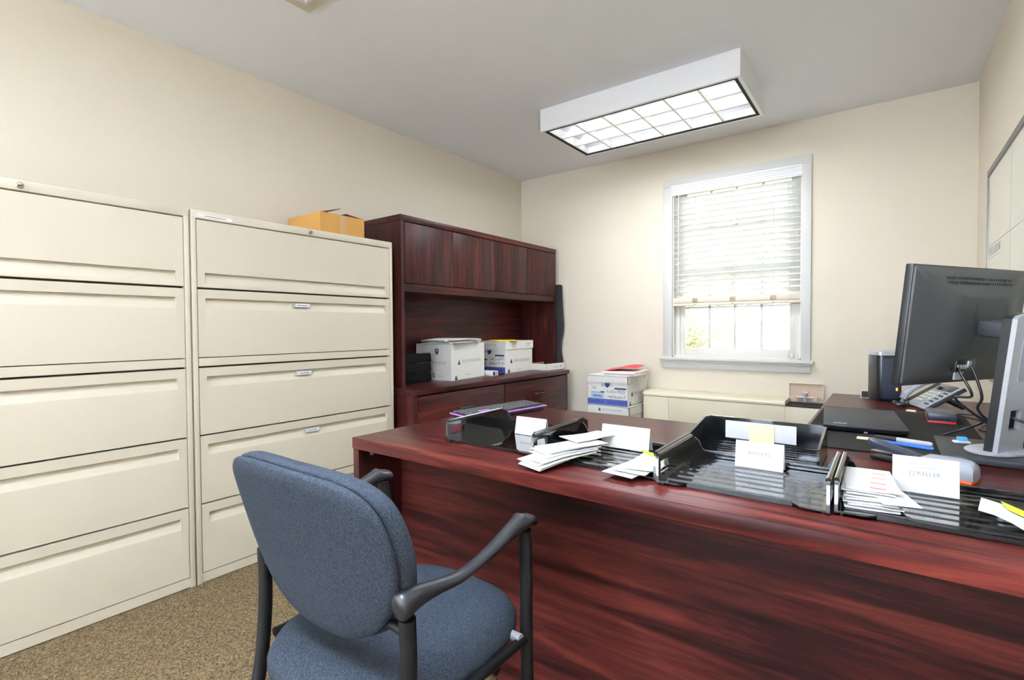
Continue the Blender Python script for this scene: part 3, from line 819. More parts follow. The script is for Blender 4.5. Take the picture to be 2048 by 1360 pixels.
# ------------------------------------------------------------------ letter trays along the desk
def desk_tray(label, x0, x1, y0, y1, z, ribs=True, group='letter trays along the front of the desk', handle=True):
    t = thing('letter_tray', label, 'letter tray', ((x0 + x1) / 2, (y0 + y1) / 2, z), 0, group)
    zf = z + .010; ht = z + .070; wl = .006
    # floor: outline with a front edge that steps back in the middle
    a, b_ = x0 + wl, x1 - wl
    pts = [(a, y0), (a + .045, y0), (a + .062, y0 + .016), (b_ - .062, y0 + .016), (b_ - .045, y0), (b_, y0), (b_, y1), (a, y1)]
    mb = MB(); mb.prism(pts, lambda u, v, w: (u, v, w), zf - .003, zf)
    mb.box(a + .06, b_ - .06, y0 + .015, y0 + .019, zf - .008, zf)
    if ribs:
        n = 7
        for k in range(n):
            yy = y0 + .030 + (y1 - y0 - .05) * k / (n - 1)
            mb.box(a + .010, b_ - .010, yy - .003, yy + .003, zf, zf + .0022)
    for fx in (x0 + .012, x1 - .012):
        for fy_ in (y0 + .012, y1 - .012): mb.cyl((fx, fy_, z), (fx, fy_, zf - .001), .006, 8)
    mb.build('base', GLOSSF, t, smooth=20)
    for wx, sgn in ((x0, 1), (x1 - wl, -1)):
        mb = MB()
        F = lambda u, v, w: (w, u, v)
        h0, h1 = y0 + .014, y0 + .072
        mb.prism([(y0, zf - .004), (h0, zf - .004), (h0, ht - .002), (y0 + .004, ht - .005), (y0, ht - .012)], F, wx, wx + wl)
        if handle:
            mb.prism([(h0, zf - .004), (h1, zf - .004), (h1, z + .024), (h0, z + .024)], F, wx, wx + wl)
            mb.prism([(h0, z + .052), (h1, z + .052), (h1, ht), (h0, ht - .002)], F, wx, wx + wl)
        else:
            mb.prism([(h0, zf - .004), (h1, zf - .004), (h1, ht), (h0, ht - .002)], F, wx, wx + wl)
        mb.prism([(h1, zf - .004), (y1, zf - .004), (y1, z + .050), (y1 - .012, ht - .004), (y1 - .030, ht), (h1, ht)], F, wx, wx + wl)
        # rounded top lip
        mb.tube([(wx + wl / 2, y0 + .006, ht - .003), (wx + wl / 2, y1 - .03, ht)], .0055, 8)
        xi = wx + wl if sgn > 0 else wx
        for k in range(22):
            yy = h1 + .006 + (y1 - .045 - h1) * k / 21
            mb.box(xi - .0007, xi + .0007, yy - .0012, yy + .0012, zf + .004, ht - .006)
        mb.build('side_wall', GLOSS, t)
    mb = MB()
    c = .034
    pr = [(x0, zf - .004), (x1, zf - .004), (x1, z + .062), (x1 - .006, z + .062), (x1 - .016, z + .054), (x1 - .024, z + .036), (x1 - c, z + .028), (x0 + c, z + .028), (x0 + .024, z + .036), (x0 + .016, z + .054), (x0 + .006, z + .062), (x0, z + .062)]
    mb.prism(pr, lambda u, v, w: (u, w, v), y1 - .005, y1); mb.build('back_wall', GLOSS, t)
    return t
TY0, TY1 = -2.878, -2.628
desk_tray('black letter tray at the left end of the desk row', 1.742, 2.083, TY0 + .02, -2.545, DZ, ribs=False)
desk_tray('black letter tray holding the credit card receipts card', 2.087, 2.440, TY0, -2.596, DZ)
desk_tray('black letter tray with the invoices card in front of the upright tray', 2.446, 2.788, -2.893, -2.615, DZ)
desk_tray('black letter tray holding red printed receipts and a white card', 2.794, 3.150, -2.880, -2.610, DZ)

# high-backed tray behind the invoices tray
t = thing('letter_tray', 'glossy black tray with a tall back holding white labels', 'letter tray', (2.58, -2.49, DZ), 0, 'letter trays along the front of the desk')
x0, x1, y0, y1 = 2.418, 2.742, -2.590, -2.395
MB().box(x0, x1, y0, y1, DZ + .006, DZ + .012, .001).build('base', GLOSSF, t)
mb = MB()
for k in range(6): mb.box(x0 + .012, x1 - .012, y0 + .02 + k * .027, y0 + .024 + k * .027, DZ + .012, DZ + .0145)
mb.box(x0, x1, y0, y0 + .004, DZ, DZ + .024, .001); mb.build('front_lip', GLOSS, t)
for wx in (x0, x1 - .006):
    mb = MB(); pr = [(y0, DZ), (y1, DZ), (y1, DZ + .086), (y1 - .02, DZ + .088), (y0 + .01, DZ + .060), (y0, DZ + .050)]
    mb.prism(pr, lambda u, v, w: (w, u, v), wx, wx + .006); mb.build('side_wall', GLOSS, t)
mb = MB(); pr = [(x0, DZ), (x1, DZ), (x1, DZ + .078), (x1 - .006, DZ + .086), (x1 - .016, DZ + .090), (x0 + .016, DZ + .090), (x0 + .006, DZ + .086), (x0, DZ + .078)]
mb.prism(pr, lambda u, v, w: (u, w, v), y1 - .006, y1); mb.build('back_wall', GLOSS, t)
MB().box(2.478, 2.668, y1 - .0072, y1 - .006, DZ + .028, DZ + .080).build('label', PAPERG, t)
t2 = thing('sticky_note', 'pale yellow sticky note stuck over the white label of the tall-backed tray', 'sticky note', (2.60, y1 - .01, DZ + .02))
mb = MB(); mb.rings([[(2.545, y1 - .0105, DZ + .014), (2.612, y1 - .0105, DZ + .014), (2.612, y1 - .0078, DZ + .078), (2.545, y1 - .0078, DZ + .078)], [(2.545, y1 - .0100, DZ + .014), (2.612, y1 - .0100, DZ + .014), (2.612, y1 - .0074, DZ + .078), (2.545, y1 - .0074, DZ + .078)]])
mb.build('note', PYEL, t2)
MB().box(2.556, 2.598, y1 - .0092, y1 - .0080, DZ + .058, DZ + .0595).build('lettering', TEXTG, t2)

# right-most tray corner
t = thing('letter_tray', 'black letter tray corner at the far right edge of the desk', 'letter tray', (3.18, -2.72, DZ), 0, 'letter trays along the front of the desk')
MB().box(3.158, 3.235, -2.86, -2.62, DZ + .004, DZ + .012, .001).build('base', GLOSSF, t)
mb = MB(); pr = [(-2.86, DZ), (-2.60, DZ), (-2.60, DZ + .050), (-2.64, DZ + .072), (-2.84, DZ + .072), (-2.86, DZ + .05)]
mb.prism(pr, lambda u, v, w: (w, u, v), 3.153, 3.160); mb.build('side_wall', GLOSS, t)
MB().box(3.160, 3.235, -2.615, -2.609, DZ, DZ + .058, .001).build('back_wall', GLOSS, t)

# name cards standing in the trays
def card(label, x0, x1, y, z0, z1, lines, dx=0.0):
    t = thing('name_card', label, 'card', ((x0 + x1) / 2, y, z0), 0, 'white name cards in the letter trays')
    mb = MB(); lean = .012
    P = [(x0, y, z0), (x1, y, z0), (x1 + dx, y + lean, z1), (x0 + dx, y + lean, z1)]
    n = V((0, -1, 0)) * .0009
    mb.rings([P, [tuple(V(p) + n) for p in P]])
    # back leg of the folded card
    Q = [(x0, y + .030, z0), (x1, y + .030, z0), (x1 + dx, y + lean + .0012, z1), (x0 + dx, y + lean + .0012, z1)]
    mb.rings([Q, [tuple(V(p) + V((0, .0009, 0))) for p in Q]])
    mb.build('card', PAPER, t)
    for s, size, v, mat, sx in lines:
        M = frame(((x0 + x1) / 2, y - .0010 + lean * v, z0 + (z1 - z0) * v), (1, 0, 0), (0, lean, z1 - z0))
        text_mesh(s, size, M, mat, t, align='CENTER', sx=sx)
    return t
zf = DZ + .0125
card('white folded card reading purchase orders in the leftmost tray', 1.872, 1.991, -2.664, zf - .001, .813, [('PURCHASE ORDERS', .0105, .46, TEXTG, .9)])
card('white folded card reading credit card receipts', 2.190, 2.338, -2.664, zf + .0005, .822, [('CREDIT CARD RECEIPTS', .0105, .54, TEXTG, .9)])
card('white folded card reading invoices', 2.566, 2.675, -2.668, zf + .0005, .822, [('INVOICES', .0115, .56, TEXTD, 1.0)])
cd = card('white folded card with three printed lines behind the red printed receipts', 2.884, 2.993, -2.670, zf + .0005, .831, [('J J KELLER', .012, .55, TEXTD, 1.0)])
mb = MB()
for a, b_, v in ((2.912, 2.972, .82), (2.928, 2.960, .72)):
    mb.box(a, b_, -2.670 - .0012 + .012 * v, -2.670 - .0004 + .012 * v, zf + v * .073, zf + v * .073 + .0018)
mb.build('faint_lettering', TEXTG, cd)

# ------------------------------------------------------------------ loose papers
def sheet(name, label, cat, mat, outline, z, th, group=None, wave=0.0, seed=0, parent=None, drop=None):
    """paper of an arbitrary outline (x,y), gently waved; drop(x,y)->dz"""
    rnd = random.Random(seed); ph = rnd.uniform(0, 6)
    c = (sum(p[0] for p in outline) / len(outline), sum(p[1] for p in outline) / len(outline))
    o2 = []
    for i in range(len(outline)):
        a, b_ = outline[i], outline[(i + 1) % len(outline)]
        for k in range(3): o2.append((a[0] + (b_[0] - a[0]) * k / 3, a[1] + (b_[1] - a[1]) * k / 3))
    def zz(x, y): return z + wave * (1 + math.sin(x * 34 + y * 21 + ph)) * .5 + (drop(x, y) if drop else 0)
    lo = [[(c[0] + (x - c[0]) * s, c[1] + (y - c[1]) * s, zz(c[0] + (x - c[0]) * s, c[1] + (y - c[1]) * s)) for x, y in o2] for s in (.02, .35, .7, 1.0)]
    hi = [[(x, y, q + th) for x, y, q in r] for r in reversed(lo)]
    mb = MB(); mb.rings(lo + hi)
    o = mb.build(name, mat, parent)
    return tag(o, label, cat, group) if parent is None else o
def rect(cx_, cy_, w_, l_, rz):
    c, s = math.cos(rz), math.sin(rz)
    return [(cx_ + x * c - y * s, cy_ + x * s + y * c) for x, y in ((-w_ / 2, -l_ / 2), (w_ / 2, -l_ / 2), (w_ / 2, l_ / 2), (-w_ / 2, l_ / 2))]
G = 'receipts fanned beside the credit card tray'
nm = ['bottom', 'second', 'third', 'fourth', 'fifth', 'sixth', 'top']
for k in range(7):
    cxk = 2.168 + .006 * math.sin(k * 2.3); cyk = -2.880 + .012 * k * (1 if k > 3 else .6)
    oo = rect(cxk, cyk, .080, .20 + .012 * math.sin(k), -.22 - .05 * k * .5 + .03 * math.sin(k * 3))
    sheet('receipt', '%s white receipt, counted from the desk, of the fanned pile by the credit card tray' % nm[k], 'receipt', PAPER if k % 2 else PAPERG, oo, .7635 + k * .0034, .0016, G, .0016, k, drop=lambda x, y: -max(0, (-2.885 - y)) * .10)
oo = rect(2.172, -2.712, .080, .15, -.35)
sheet('receipt', 'white receipt sticking up at the back of the fanned pile', 'receipt', PAPER, oo, .789, .0018, G, .004, 21)
G = 'receipts at the right of the credit card tray'
for k in range(3):
    oo = rect(2.370 + .012 * k, -2.835 + .022 * k, .082, .175, -.10 + .10 * k)
    sheet('receipt', ('lowest', 'middle', 'top')[k] + ' blank white receipt lying beside the lime pen', 'receipt', PAPER if k != 0 else PAPERG, oo, .7585 + k * .0042, .0016, G, .0016, 40 + k)
sheet('receipt', 'small white slip standing behind the lime pen', 'receipt', PAPER, rect(2.410, -2.70, .04, .09, .1), .773, .0015, G, .003, 55)
mb = MB(); mb.tube([(2.352, -2.745, .782), (2.40, -2.775, .780), (2.438, -2.80, .779)], [.0022, .005, .005], 8)
tag(mb.build('pen', LIME), 'lime green pen lying across the receipts of the credit card tray', 'pen')
G = 'red printed receipts'
for k in range(8):
    oo = rect(2.842 + .004 * math.sin(k * 1.9) + .004 * (k == 2), -2.752 + .0035 * k, .088, .205 - .004 * k, .10 + .05 * math.sin(k * 2.7))
    o = sheet('receipt', '%s receipt, counted from the bottom, of the red printed pile' % ['first', 'second', 'third', 'fourth', 'fifth', 'sixth', 'seventh', 'eighth'][k], 'receipt', PAPER if k % 3 else PAPERG, oo, .7582 + k * .0038, .0018, G, .0016, 70 + k)
    m = MB(); 
    for q in range(4):
        yy = -2.80 + .04 * q; m.box(2.848, 2.874, yy, yy + .004, .7582 + k * .0038 + .0030, .7582 + k * .0038 + .0036)
    if k == 7: m.build('red_print', REDT, o)
    else: m.bm.free()
sheet('receipt', 'white receipt fanned out to the right of the red printed pile', 'receipt', PAPER, rect(2.872, -2.76, .06, .19, .28), .7745, .0018, G, .001, 90)
# crumpled white slip with highlighter at the right
t = thing('document', 'curled white paper with yellow highlighter marks at the right edge', 'paper', (3.08, -2.80, .76))
def curl(x, y): return .012 + .03 * max(0, (x - 3.02)) + .010 * math.sin(x * 40)
sheet('sheet', None, None, PAPER, [(3.018, -2.735), (3.006, -2.81), (3.060, -2.885), (3.136, -2.872), (3.136, -2.745)], .757, .003, wave=.003, seed=3, parent=t, drop=curl)
sheet('highlighter_mark', None, None, NEON, [(3.044, -2.742), (3.046, -2.795), (3.136, -2.81), (3.136, -2.75)], .7625, .0012, wave=.003, seed=3, parent=t, drop=curl)

# ------------------------------------------------------------------ things on the desk behind the trays
t = thing('keyboard', 'black computer keyboard with a purple rim at the left end of the desk', 'keyboard', (1.55, -2.35, DZ), 0)
KM = frame((1.488, -2.590, DZ + .004), (.032, .44, 0.0), (-.44 * .9, .032, .0))
# local axes: x along the keyboard, y towards the left edge of the desk
kx = V((.0600, .4460, 0)).normalized(); ky = V((0, 0, 1)).cross(kx)
kw, kd = .447, .135
org = V((1.600, -2.575, DZ))
Mk = Matrix(((kx.x, ky.x, 0, org.x), (kx.y, ky.y, 0, org.y), (0, 0, 1, org.z), (0, 0, 0, 1))) @ Matrix.Rotation(.045, 4, 'X')
mb = MB(); mb.M = Mk
mb.box(.012, kw - .012, .008, kd - .008, 0, .016, .004); mb.build('case', BLK, t)
mb = MB(); mb.M = Mk; mb.box(0, kw, 0, kd, .016, .022, .003); mb.build('rim', PURPLE, t)
mb = MB(); mb.M = Mk; mb.box(.006, kw - .006, .012, kd - .006, .021, .0235, .001); mb.build('key_bed', BLK, t)
mb = MB(); mb.M = Mk; mp = MB(); mp.M = Mk
for r in range(6):
    n = 21
    for k in range(n):
        if r in (0,) and 4 < k < 9: continue
        u = .010 + (kw - .026) * k / n; v = .016 + r * .0185
        (mp if (r in (1, 2) and 4 <= k <= 6) else mb).box(u, u + .0165, v, v + .0150, .0235, .0300, .002, 1)
mb.build('keys', KEYG, t); mp.build('purple_keys', PURPLE, t)

o = MB().box(2.645, 3.118, -2.245, -1.340, DZ + .0005, DZ + .0035, .001).build('desk_pad', FELT)
tag(o, 'large dark grey felt desk pad under the closed laptop', 'desk pad')
# laptop
t = thing('laptop', 'closed black laptop lying on the felt desk pad', 'laptop', (2.82, -1.75, DZ + .0035), 0)
LM = Matrix.Translation((2.697, -1.990, DZ + .0036)) @ Matrix.Rotation(.085, 4, 'Z')
mb = MB(); mb.M = LM; lwx, lwy = .235, .44
pr = [(.012, 0), (lwy - .004, 0), (lwy, .010), (0, .017), (0, .012)]
mb.prism([(0.004, .009), (.018, 0), (lwy - .004, 0), (lwy, .017), (0, .017)], lambda u, v, w: (w, u, v), .006, lwx - .006); mb.build('base', BLK, t)
mb = MB(); mb.M = LM; mb.box(0, lwx, -.003, lwy, .0175, .0265, .003); L = mb.build('lid', BLKM, t)
mb = MB(); mb.M = LM; mb.box(.030, .068, .028, .040, .0264, .0270); mb.build('badge', SILVER, L)
mb = MB(); mb.M = LM; mb.box(.115, .125, -.0005, .001, .0045, .0080); mb.build('latch_mark', SILVER, t)

# platform, monitor
o = MB().box(2.990, 3.235, -2.258, -1.960, DZ + .0038, DZ + .0195, .002).build('platform', BLKM)
tag(o, 'flat black slab under the silver monitor stand', 'platform')
t = thing('monitor', 'black monitor seen from behind on a silver stand', 'monitor', (3.10, -2.14, DZ + .0195))
d = V((.522, .853, 0)).normalized(); nb = V((d.y, -d.x, 0)); ta = .105
w = V((0, 0, 1)) * math.cos(ta) + nb * math.sin(ta); nn = d.cross(w)
BLp = V((2.897, -2.300, .945))
MM = Matrix(((d.x, w.x, nn.x, BLp.x), (d.y, w.y, nn.y, BLp.y), (d.z, w.z, nn.z, BLp.z), (0, 0, 0, 1)))
PW, PH = .545, .330
mb = MB(); mb.M = MM; mb.box(0, PW, 0, PH, -.020, 0, .003); mb.build('bezel', MONE, t)
mb = MB(); mb.M = MM; mb.box(.012, PW - .012, .016, PH - .012, -.0206, -.0199); mb.build('screen', SCREEN, t)
def rr(x0, x1, y0, y1, r, z, n=5):
    o_ = []
    for cx_, cy_, a0 in ((x1 - r, y1 - r, 0), (x0 + r, y1 - r, 90), (x0 + r, y0 + r, 180), (x1 - r, y0 + r, 270)):
        for k in range(n + 1):
            a = math.radians(a0 + 90 * k / n); o_.append((cx_ + r * math.cos(a), cy_ + r * math.sin(a), z))
    return o_
mb = MB(); mb.M = MM
mb.rings([rr(.004, PW - .004, .004, PH - .004, .006, 0), rr(.005, PW - .005, .006, PH - .005, .008, .005), rr(.06, PW - .06, .030, PH - .028, .03, .014), rr(.11, PW - .11, .064, .262, .04, .029), rr(.15, PW - .145, .085, .250, .035, .038), rr(.17, PW - .165, .095, .240, .03, .040)])
sh = mb.build('back_shell', MON, t, smooth=60)
mb = MB(); mb.M = MM
for k in range(30):
    for r in range(2): mb.box(.120 + k * .0105, .1255 + k * .0105, .279 + r * .012, .288 + r * .012, .009, (.0224, .0178)[r])
mb.build('vent_slot', BLK, sh)
mb = MB(); mb.M = MM
for q in ((.226, .372, .229, .2305), (.226, .372, .107, .1085), (.226, .2275, .107, .2305), (.3705, .372, .107, .2305)): mb.box(*q, .0365, .0404)
mb.build('plate_outline', BLK, sh)
mb = MB(); mb.M = MM; mb.box(.185, .275, .040, .076, .018, .033, .002); mb.build('port_recess', BLK, sh)
mb = MB(); mb.M = MM
for k in range(4): mb.box(.190 + k * .012, .199 + k * .012, .046, .058, .029, .034, .001)
mb.box(.235, .250, .050, .068, .028, .036, .001); mb.build('cable_plug', SILVER, sh)
mb = MB(); mb.M = MM; mb.box(.212, .252, .012, .034, .0145, .0185); mb.build('barcode_label', STICK, sh)
mb = MB(); mb.M = MM; mb.box(.245, .315, .140, .182, .036, .118, .006); mb.box(.252, .312, .178, .186, .06, .112, .002); mb.build('mount_block', BLKM, t)
# stand column leaning with the panel, silver back and black core
cb0 = V((3.096, -2.205, DZ + .0195))
CM = Matrix(((d.x, w.x, nn.x, cb0.x), (d.y, w.y, nn.y, cb0.y), (d.z, w.z, nn.z, cb0.z), (0, 0, 0, 1)))
slot = rr(.036, .084, .070, .118, .010, 0)
def column(z0, z1, mat, nm, ins=0.0):
    m = MB(); m.M = CM; a, b_, top = ins, .120 - ins, .362
    def arc(z):
        L = [(a, .0, z)]; R = [(b_, .0, z)]
        tp = [(a, top - .006, z), (a + .012, top + .006, z), (.06, top + .014, z), (b_ - .012, top + .006, z), (b_, top - .006, z)]
        return L, R, tp
    # five blocks round the cable slot
    m.box(a, .034, 0, top, z0, z1); m.box(.086, b_, 0, top, z0, z1); m.box(.034, .086, 0, .068, z0, z1); m.box(.034, .086, .122, top, z0, z1)
    o_ = [(a, top), (a + .010, top + .008), (.06, top + .016), (b_ - .010, top + .008), (b_, top)]
    m.rings([[(u, v, z0) for u, v in o_], [(u, v, z1) for u, v in o_]])
    return m.build(nm, mat, t)
column(-.020, -.001, BLK, 'stand_core'); column(-.001, .010, SILVER, 'stand_column', .001)
mb = MB(); mb.M = CM; mb.box(.040, .080, .20, .345, .0095, .0112); mb.build('column_inset', GREYPL, t)
mb = MB()
for sc, h in ((1, 0), (1, .006), (.9, .010), (.5, .012), (.02, .012)):
    pass
R = []
for sc, h in ((.96, 0), (1, .002), (1, .006), (.94, .009), (.4, .0115)):
    R.append([tuple(V((3.112, -2.142, DZ + .0197 + h)) + d * (.085 * sc * math.cos(2 * math.pi * k / 40)) + nb * (.060 * sc * math.sin(2 * math.pi * k / 40))) for k in range(40)])
mb.rings(R); mb.build('stand_base', SILVER, t, smooth=50)

def cable(label, pts, r, mat=BLK):
    o_ = MB().tube(smooth_curve(pts, 6), r, 8).build('cable', mat)
    return tag(o_, label, 'cable')
P = lambda s, ww, n_: tuple(MM @ V((s, ww, n_)))
cable('black cable curving down from the left of the monitor ports', [P(.188, .050, .036), P(.180, .03, .052), P(.19, -.02, .075), (3.03, -2.10, .90), (3.09, -2.06, .84), (3.14, -2.03, .80), (3.17, -2.02, .7685)], .0035)
cable('black cable hanging from the right of the monitor ports', [P(.243, .055, .038), P(.243, .02, .056), P(.25, -.03, .07), (3.08, -2.09, .87), (3.12, -2.055, .82), (3.19, -2.00, .7685)], .0035)
cable('black cable passing through the slot of the silver stand', [(3.02, -1.88, .756), (3.10, -1.90, .80), tuple(CM @ V((.058, .10, -.03))), tuple(CM @ V((.062, .095, .02))), (3.19, -2.22, .84), (3.225, -2.25, .80), (3.245, -2.28, .7505)], .0032)
cable('black cable looping from the small docking unit to the wall side', [(3.078, -1.44, .765), (3.12, -1.46, .760), (3.165, -1.50, .753), (3.19, -1.62, .7505), (3.16, -1.70, .7505), (3.13, -1.66, .7505), (3.17, -1.55, .7545), (3.235, -1.45, .752)], .003)
cable('dark blue cable lying across the return behind the docking unit', [(3.07, -1.33, .7485), (3.13, -1.30, .7505), (3.19, -1.33, .7490), (3.245, -1.42, .7485)], .003, TOWER)

# docking unit
t = thing('docking_station', 'small dark box with a red lower edge behind the laptop', 'docking station', (3.03, -1.50, DZ + .0036))
DM = Matrix.Translation((2.994, -1.592, DZ + .0036)) @ Matrix.Rotation(.0, 4, 'Z')
mb = MB(); mb.M = DM; mb.box(0, .082, 0, .165, .008, .036, .003); mb.build('case', TOWER, t)
mb = MB(); mb.M = DM; mb.box(.001, .081, .001, .164, 0, .008, .001); mb.build('red_base', REDPL, t)
mb = MB(); mb.M = DM; mb.box(.036, .044, -.0006, .001, .015, .020); mb.box(.054, .062, -.0006, .001, .015, .020); mb.build('port', BLK, t)

# telephone
t = thing('telephone', 'black and grey desk telephone with white keys behind the monitor', 'telephone', (3.06, -1.12, DZ))
fx = V((.31, -.95, 0)).normalized()          # along the front edge, far to near
fy = V((0.95, .31, 0)).normalized()          # up the slope, away from the user
up = V((0, 0, 1)); al = math.radians(34)
sl = fy * math.cos(al) + up * math.sin(al); no = fx.cross(sl)
if no.z < 0: no = -no
o0 = V((2.925, -1.015, DZ + .014))
TM = Matrix(((fx.x, sl.x, no.x, o0.x), (fx.y, sl.y, no.y, o0.y), (fx.z, sl.z, no.z, o0.z), (0, 0, 0, 1)))
mb = MB(); mb.M = TM; mb.box(0, .245, 0, .165, -.020, -.004, .004); mb.build('body', BLKM, t)
mb = MB(); mb.M = TM; mb.box(.062, .243, .002, .163, -.004, 0.0, .002); mb.build('faceplate', GREYPL, t)
mb = MB(); mb.M = TM; mb.box(.0, .245, -.004, .003, -.012, -.001, .002); mb.build('front_edge', SILVER, t)
mb = MB(); mb.M = TM
for r in range(4):
    for k in range(3): mb.box(.082 + k * .022, .098 + k * .022, .030 + r * .020, .042 + r * .020, 0, .0035, .001)
for r in range(3): mb.box(.158, .176, .050 + r * .020, .062 + r * .020, 0, .0035, .001)
mb.build('keys', KEYW, t)
mb = MB(); mb.M = TM
for r in range(6): mb.box(.194, .206, .020 + r * .020, .028 + r * .020, 0, .003, .001); mb.box(.214, .226, .020 + r * .020, .028 + r * .020, 0, .003, .001)
mb.build('side_keys', BLK, t)
mb = MB(); mb.M = TM; mb.box(.085, .225, .118, .155, 0, .002, .001); mb.build('display', SCREEN, t)
mb = MB(); mb.M = TM; mb.tube([(.030, .004, .012), (.030, .025, .026), (.030, .06, .030), (.030, .11, .030), (.030, .14, .026), (.030, .160, .012)], [.024, .024, .017, .017, .024, .024], 12, ry=[.012, .016, .012, .012, .016, .012]); mb.build('handset', GREYPL, t)
q0 = TM @ V((.03, .09, -.018)); q1 = TM @ V((.215, .09, -.018)); 
for q in (q0, q1): MB().tube([tuple(q), (q.x + .06, q.y + .02, DZ + .017)], .012, 8).build('foot', BLK, t)
# coiled cord
pts = []
for k in range(120):
    u = k / 119; c = V((2.900 + .045 * u, -1.10 - .10 * math.sin(u * 3.1), DZ + .0125 + .004 * math.sin(u * 9)))
    pts.append((c.x + .0085 * math.cos(k * 1.05), c.y, c.z + .0085 * math.sin(k * 1.05)))
MB().tube(pts, .0024, 6).build('coiled_cord', BLK, t)

# speaker tower
t = thing('speaker', 'tall black desktop speaker with an orange light at the far end of the return', 'speaker', (2.91, -.92, DZ))
mb = MB(); SM = Matrix.Translation((2.838, -1.000, DZ)) @ Matrix.Rotation(.45, 4, 'Z'); mb.M = SM
R = []
for z, ins in ((0, .004), (.01, 0), (.215, 0), (.226, .004)):
    R.append([(p[0], p[1], z) for p in rr(ins, .105 - ins, ins, .12 - ins, .022, 0)])
mb.rings(R); mb.build('case', BLK, t, smooth=50)
mb = MB(); mb.M = SM; mb.box(.014, .098, -.004, .004, .012, .210, .004); mb.build('grille', TOWER, t)
mb = MB(); mb.M = SM
mb.rings([[(p[0], p[1], z) for p in rr(-i, .105 + i, -i, .12 + i, .024, 0)] for z, i in ((.222, .004), (.238, .004), (.246, -.01))]); mb.build('top_cap', SILVER, t, smooth=50)
mb = MB(); mb.M = SM; mb.box(.072, .080, -.0055, -.0035, .052, .066, .001); mb.build('indicator_light', LED, t)

# little frame at the end of the return
t = thing('picture_frame', 'tiny black frame with a silver rim leaning beside the speaker', 'frame', (2.80, -.86, DZ))
FM = Matrix.Translation((2.762, -.905, DZ)) @ Matrix.Rotation(math.radians(-52), 4, 'X')
mb = MB(); mb.M = FM; 
for q in ((0, .066, 0, .004), (0, .066, .051, .055), (0, .004, .004, .051), (.062, .066, .004, .051)): mb.box(q[0], q[1], 0, .008, q[2], q[3], .0008)
mb.build('rim', SILVER, t)
mb = MB(); mb.M = FM; mb.box(.004, .062, .002, .006, .004, .051); mb.build('panel', BLK, t)

# pens, marker, note
t = thing('marker', 'grey felt marker with a black cap on the desk pad', 'marker', (2.91, -2.075, DZ + .0035))
a, b_ = V((2.842, -2.045, .7565)), V((2.982, -2.090, .7565)); m1 = a.lerp(b_, .40)
MB().tube([tuple(m1), tuple(a.lerp(b_, .93)), tuple(b_)], [.008, .008, .006], 12).build('barrel', PAPERG, t)
MB().tube([tuple(a), tuple(a.lerp(b_, .06)), tuple(m1)], [.005, .0075, .0085], 12).build('cap', BLK, t)
t = thing('pen', 'blue ballpoint pen lying in front of the grey marker', 'pen', (2.90, -2.125, DZ + .0035))
a, b_ = V((2.826, -2.092, .7545)), V((2.982, -2.146, .7545))
MB().tube([tuple(a), tuple(a.lerp(b_, .08)), tuple(a.lerp(b_, .25)), tuple(a.lerp(b_, .9)), tuple(b_)], [.002, .0042, .0055, .0055, .005], 12).build('barrel', BLUEPEN, t)
MB().tube([tuple(a.lerp(b_, .60) + V((0, 0, .006))), tuple(a.lerp(b_, .95) + V((0, 0, .007)))], .0016, 6).build('clip', BLUEPEN, t)
o = MB().box(2.795, 2.865, -2.075, -2.030, DZ + .0038, DZ + .0046).build('paper_slip', plain('cream_paper', (246, 230, 190), rough=.7)); tag(o, 'cream paper slip under the tip of the marker', 'paper')
o = MB().tube([(2.938, -1.315, DZ + .006), (2.968, -1.328, DZ + .006)], [.0045, .0055], 8).build('memory_stick', PYEL); tag(o, 'pale yellow stick lying in front of the telephone', 'stick')
t = thing('small_clip', 'small sky blue and white clip beside the silver stand base', 'clip', (3.06, -2.06, DZ + .0195))  # small blue and white object of unclear kind, shaped as a clip
mb = MB(); mb.M = Matrix.Translation((3.040, -2.062, DZ + .0196)) @ Matrix.Rotation(.2, 4, 'Z'); mb.box(0, .024, 0, .018, .006, .018, .004); mb.build('blue_cap', SKYB, t)
mb = MB(); mb.M = Matrix.Translation((3.040, -2.062, DZ + .0196)) @ Matrix.Rotation(.2, 4, 'Z'); mb.box(-.010, .030, -.004, .016, 0, .007, .003); mb.build('white_base', PAPER, t)
t['label'] = 'small sky blue and white clip beside the silver stand base'; t.name = 'clip'

# stapler and grey gadget behind the last tray
t = thing('stapler', 'black stapler partly hidden behind the white card of the last tray', 'stapler', (2.90, -2.38, DZ))
SMt = Matrix.Translation((2.845, -2.300, DZ)) @ Matrix.Rotation(-.62, 4, 'Z')
mb = MB(); mb.M = SMt; mb.box(0, .135, -.018, .018, 0, .009, .004); mb.build('base', BLK, t)
mb = MB(); mb.M = SMt
mb.rings([[(x, y_ * s, z_ + (.052 - .02 * (x / .13) if up_ else .034 - .018 * (x / .13))) for y_, z_, up_ in ((-.016, 0, 0), (.016, 0, 0), (.018, -.006, 1), (.010, 0, 1), (-.010, 0, 1), (-.018, -.006, 1))] for x, s in ((-.010, .5), (-.004, .9), (.02, 1), (.10, 1), (.125, .8), (.132, .4))])
mb.build('arm', TOWER, t, smooth=50)
mb = MB(); mb.M = SMt; mb.box(.0, .120, -.013, .013, .016, .022, .001); mb.build('magazine', CHROME, t)
mb = MB(); mb.M = SMt; mb.box(.118, .135, -.015, .015, .006, .026, .003); mb.build('hinge', BLK, t)
t = thing('desk_gadget', 'rounded grey desk gadget with an orange base behind the last tray', 'tape dispenser', (2.99, -2.46, DZ))
GM = Matrix.Translation((2.940, -2.430, DZ)) @ Matrix.Rotation(-.35, 4, 'Z')
mb = MB(); mb.M = GM
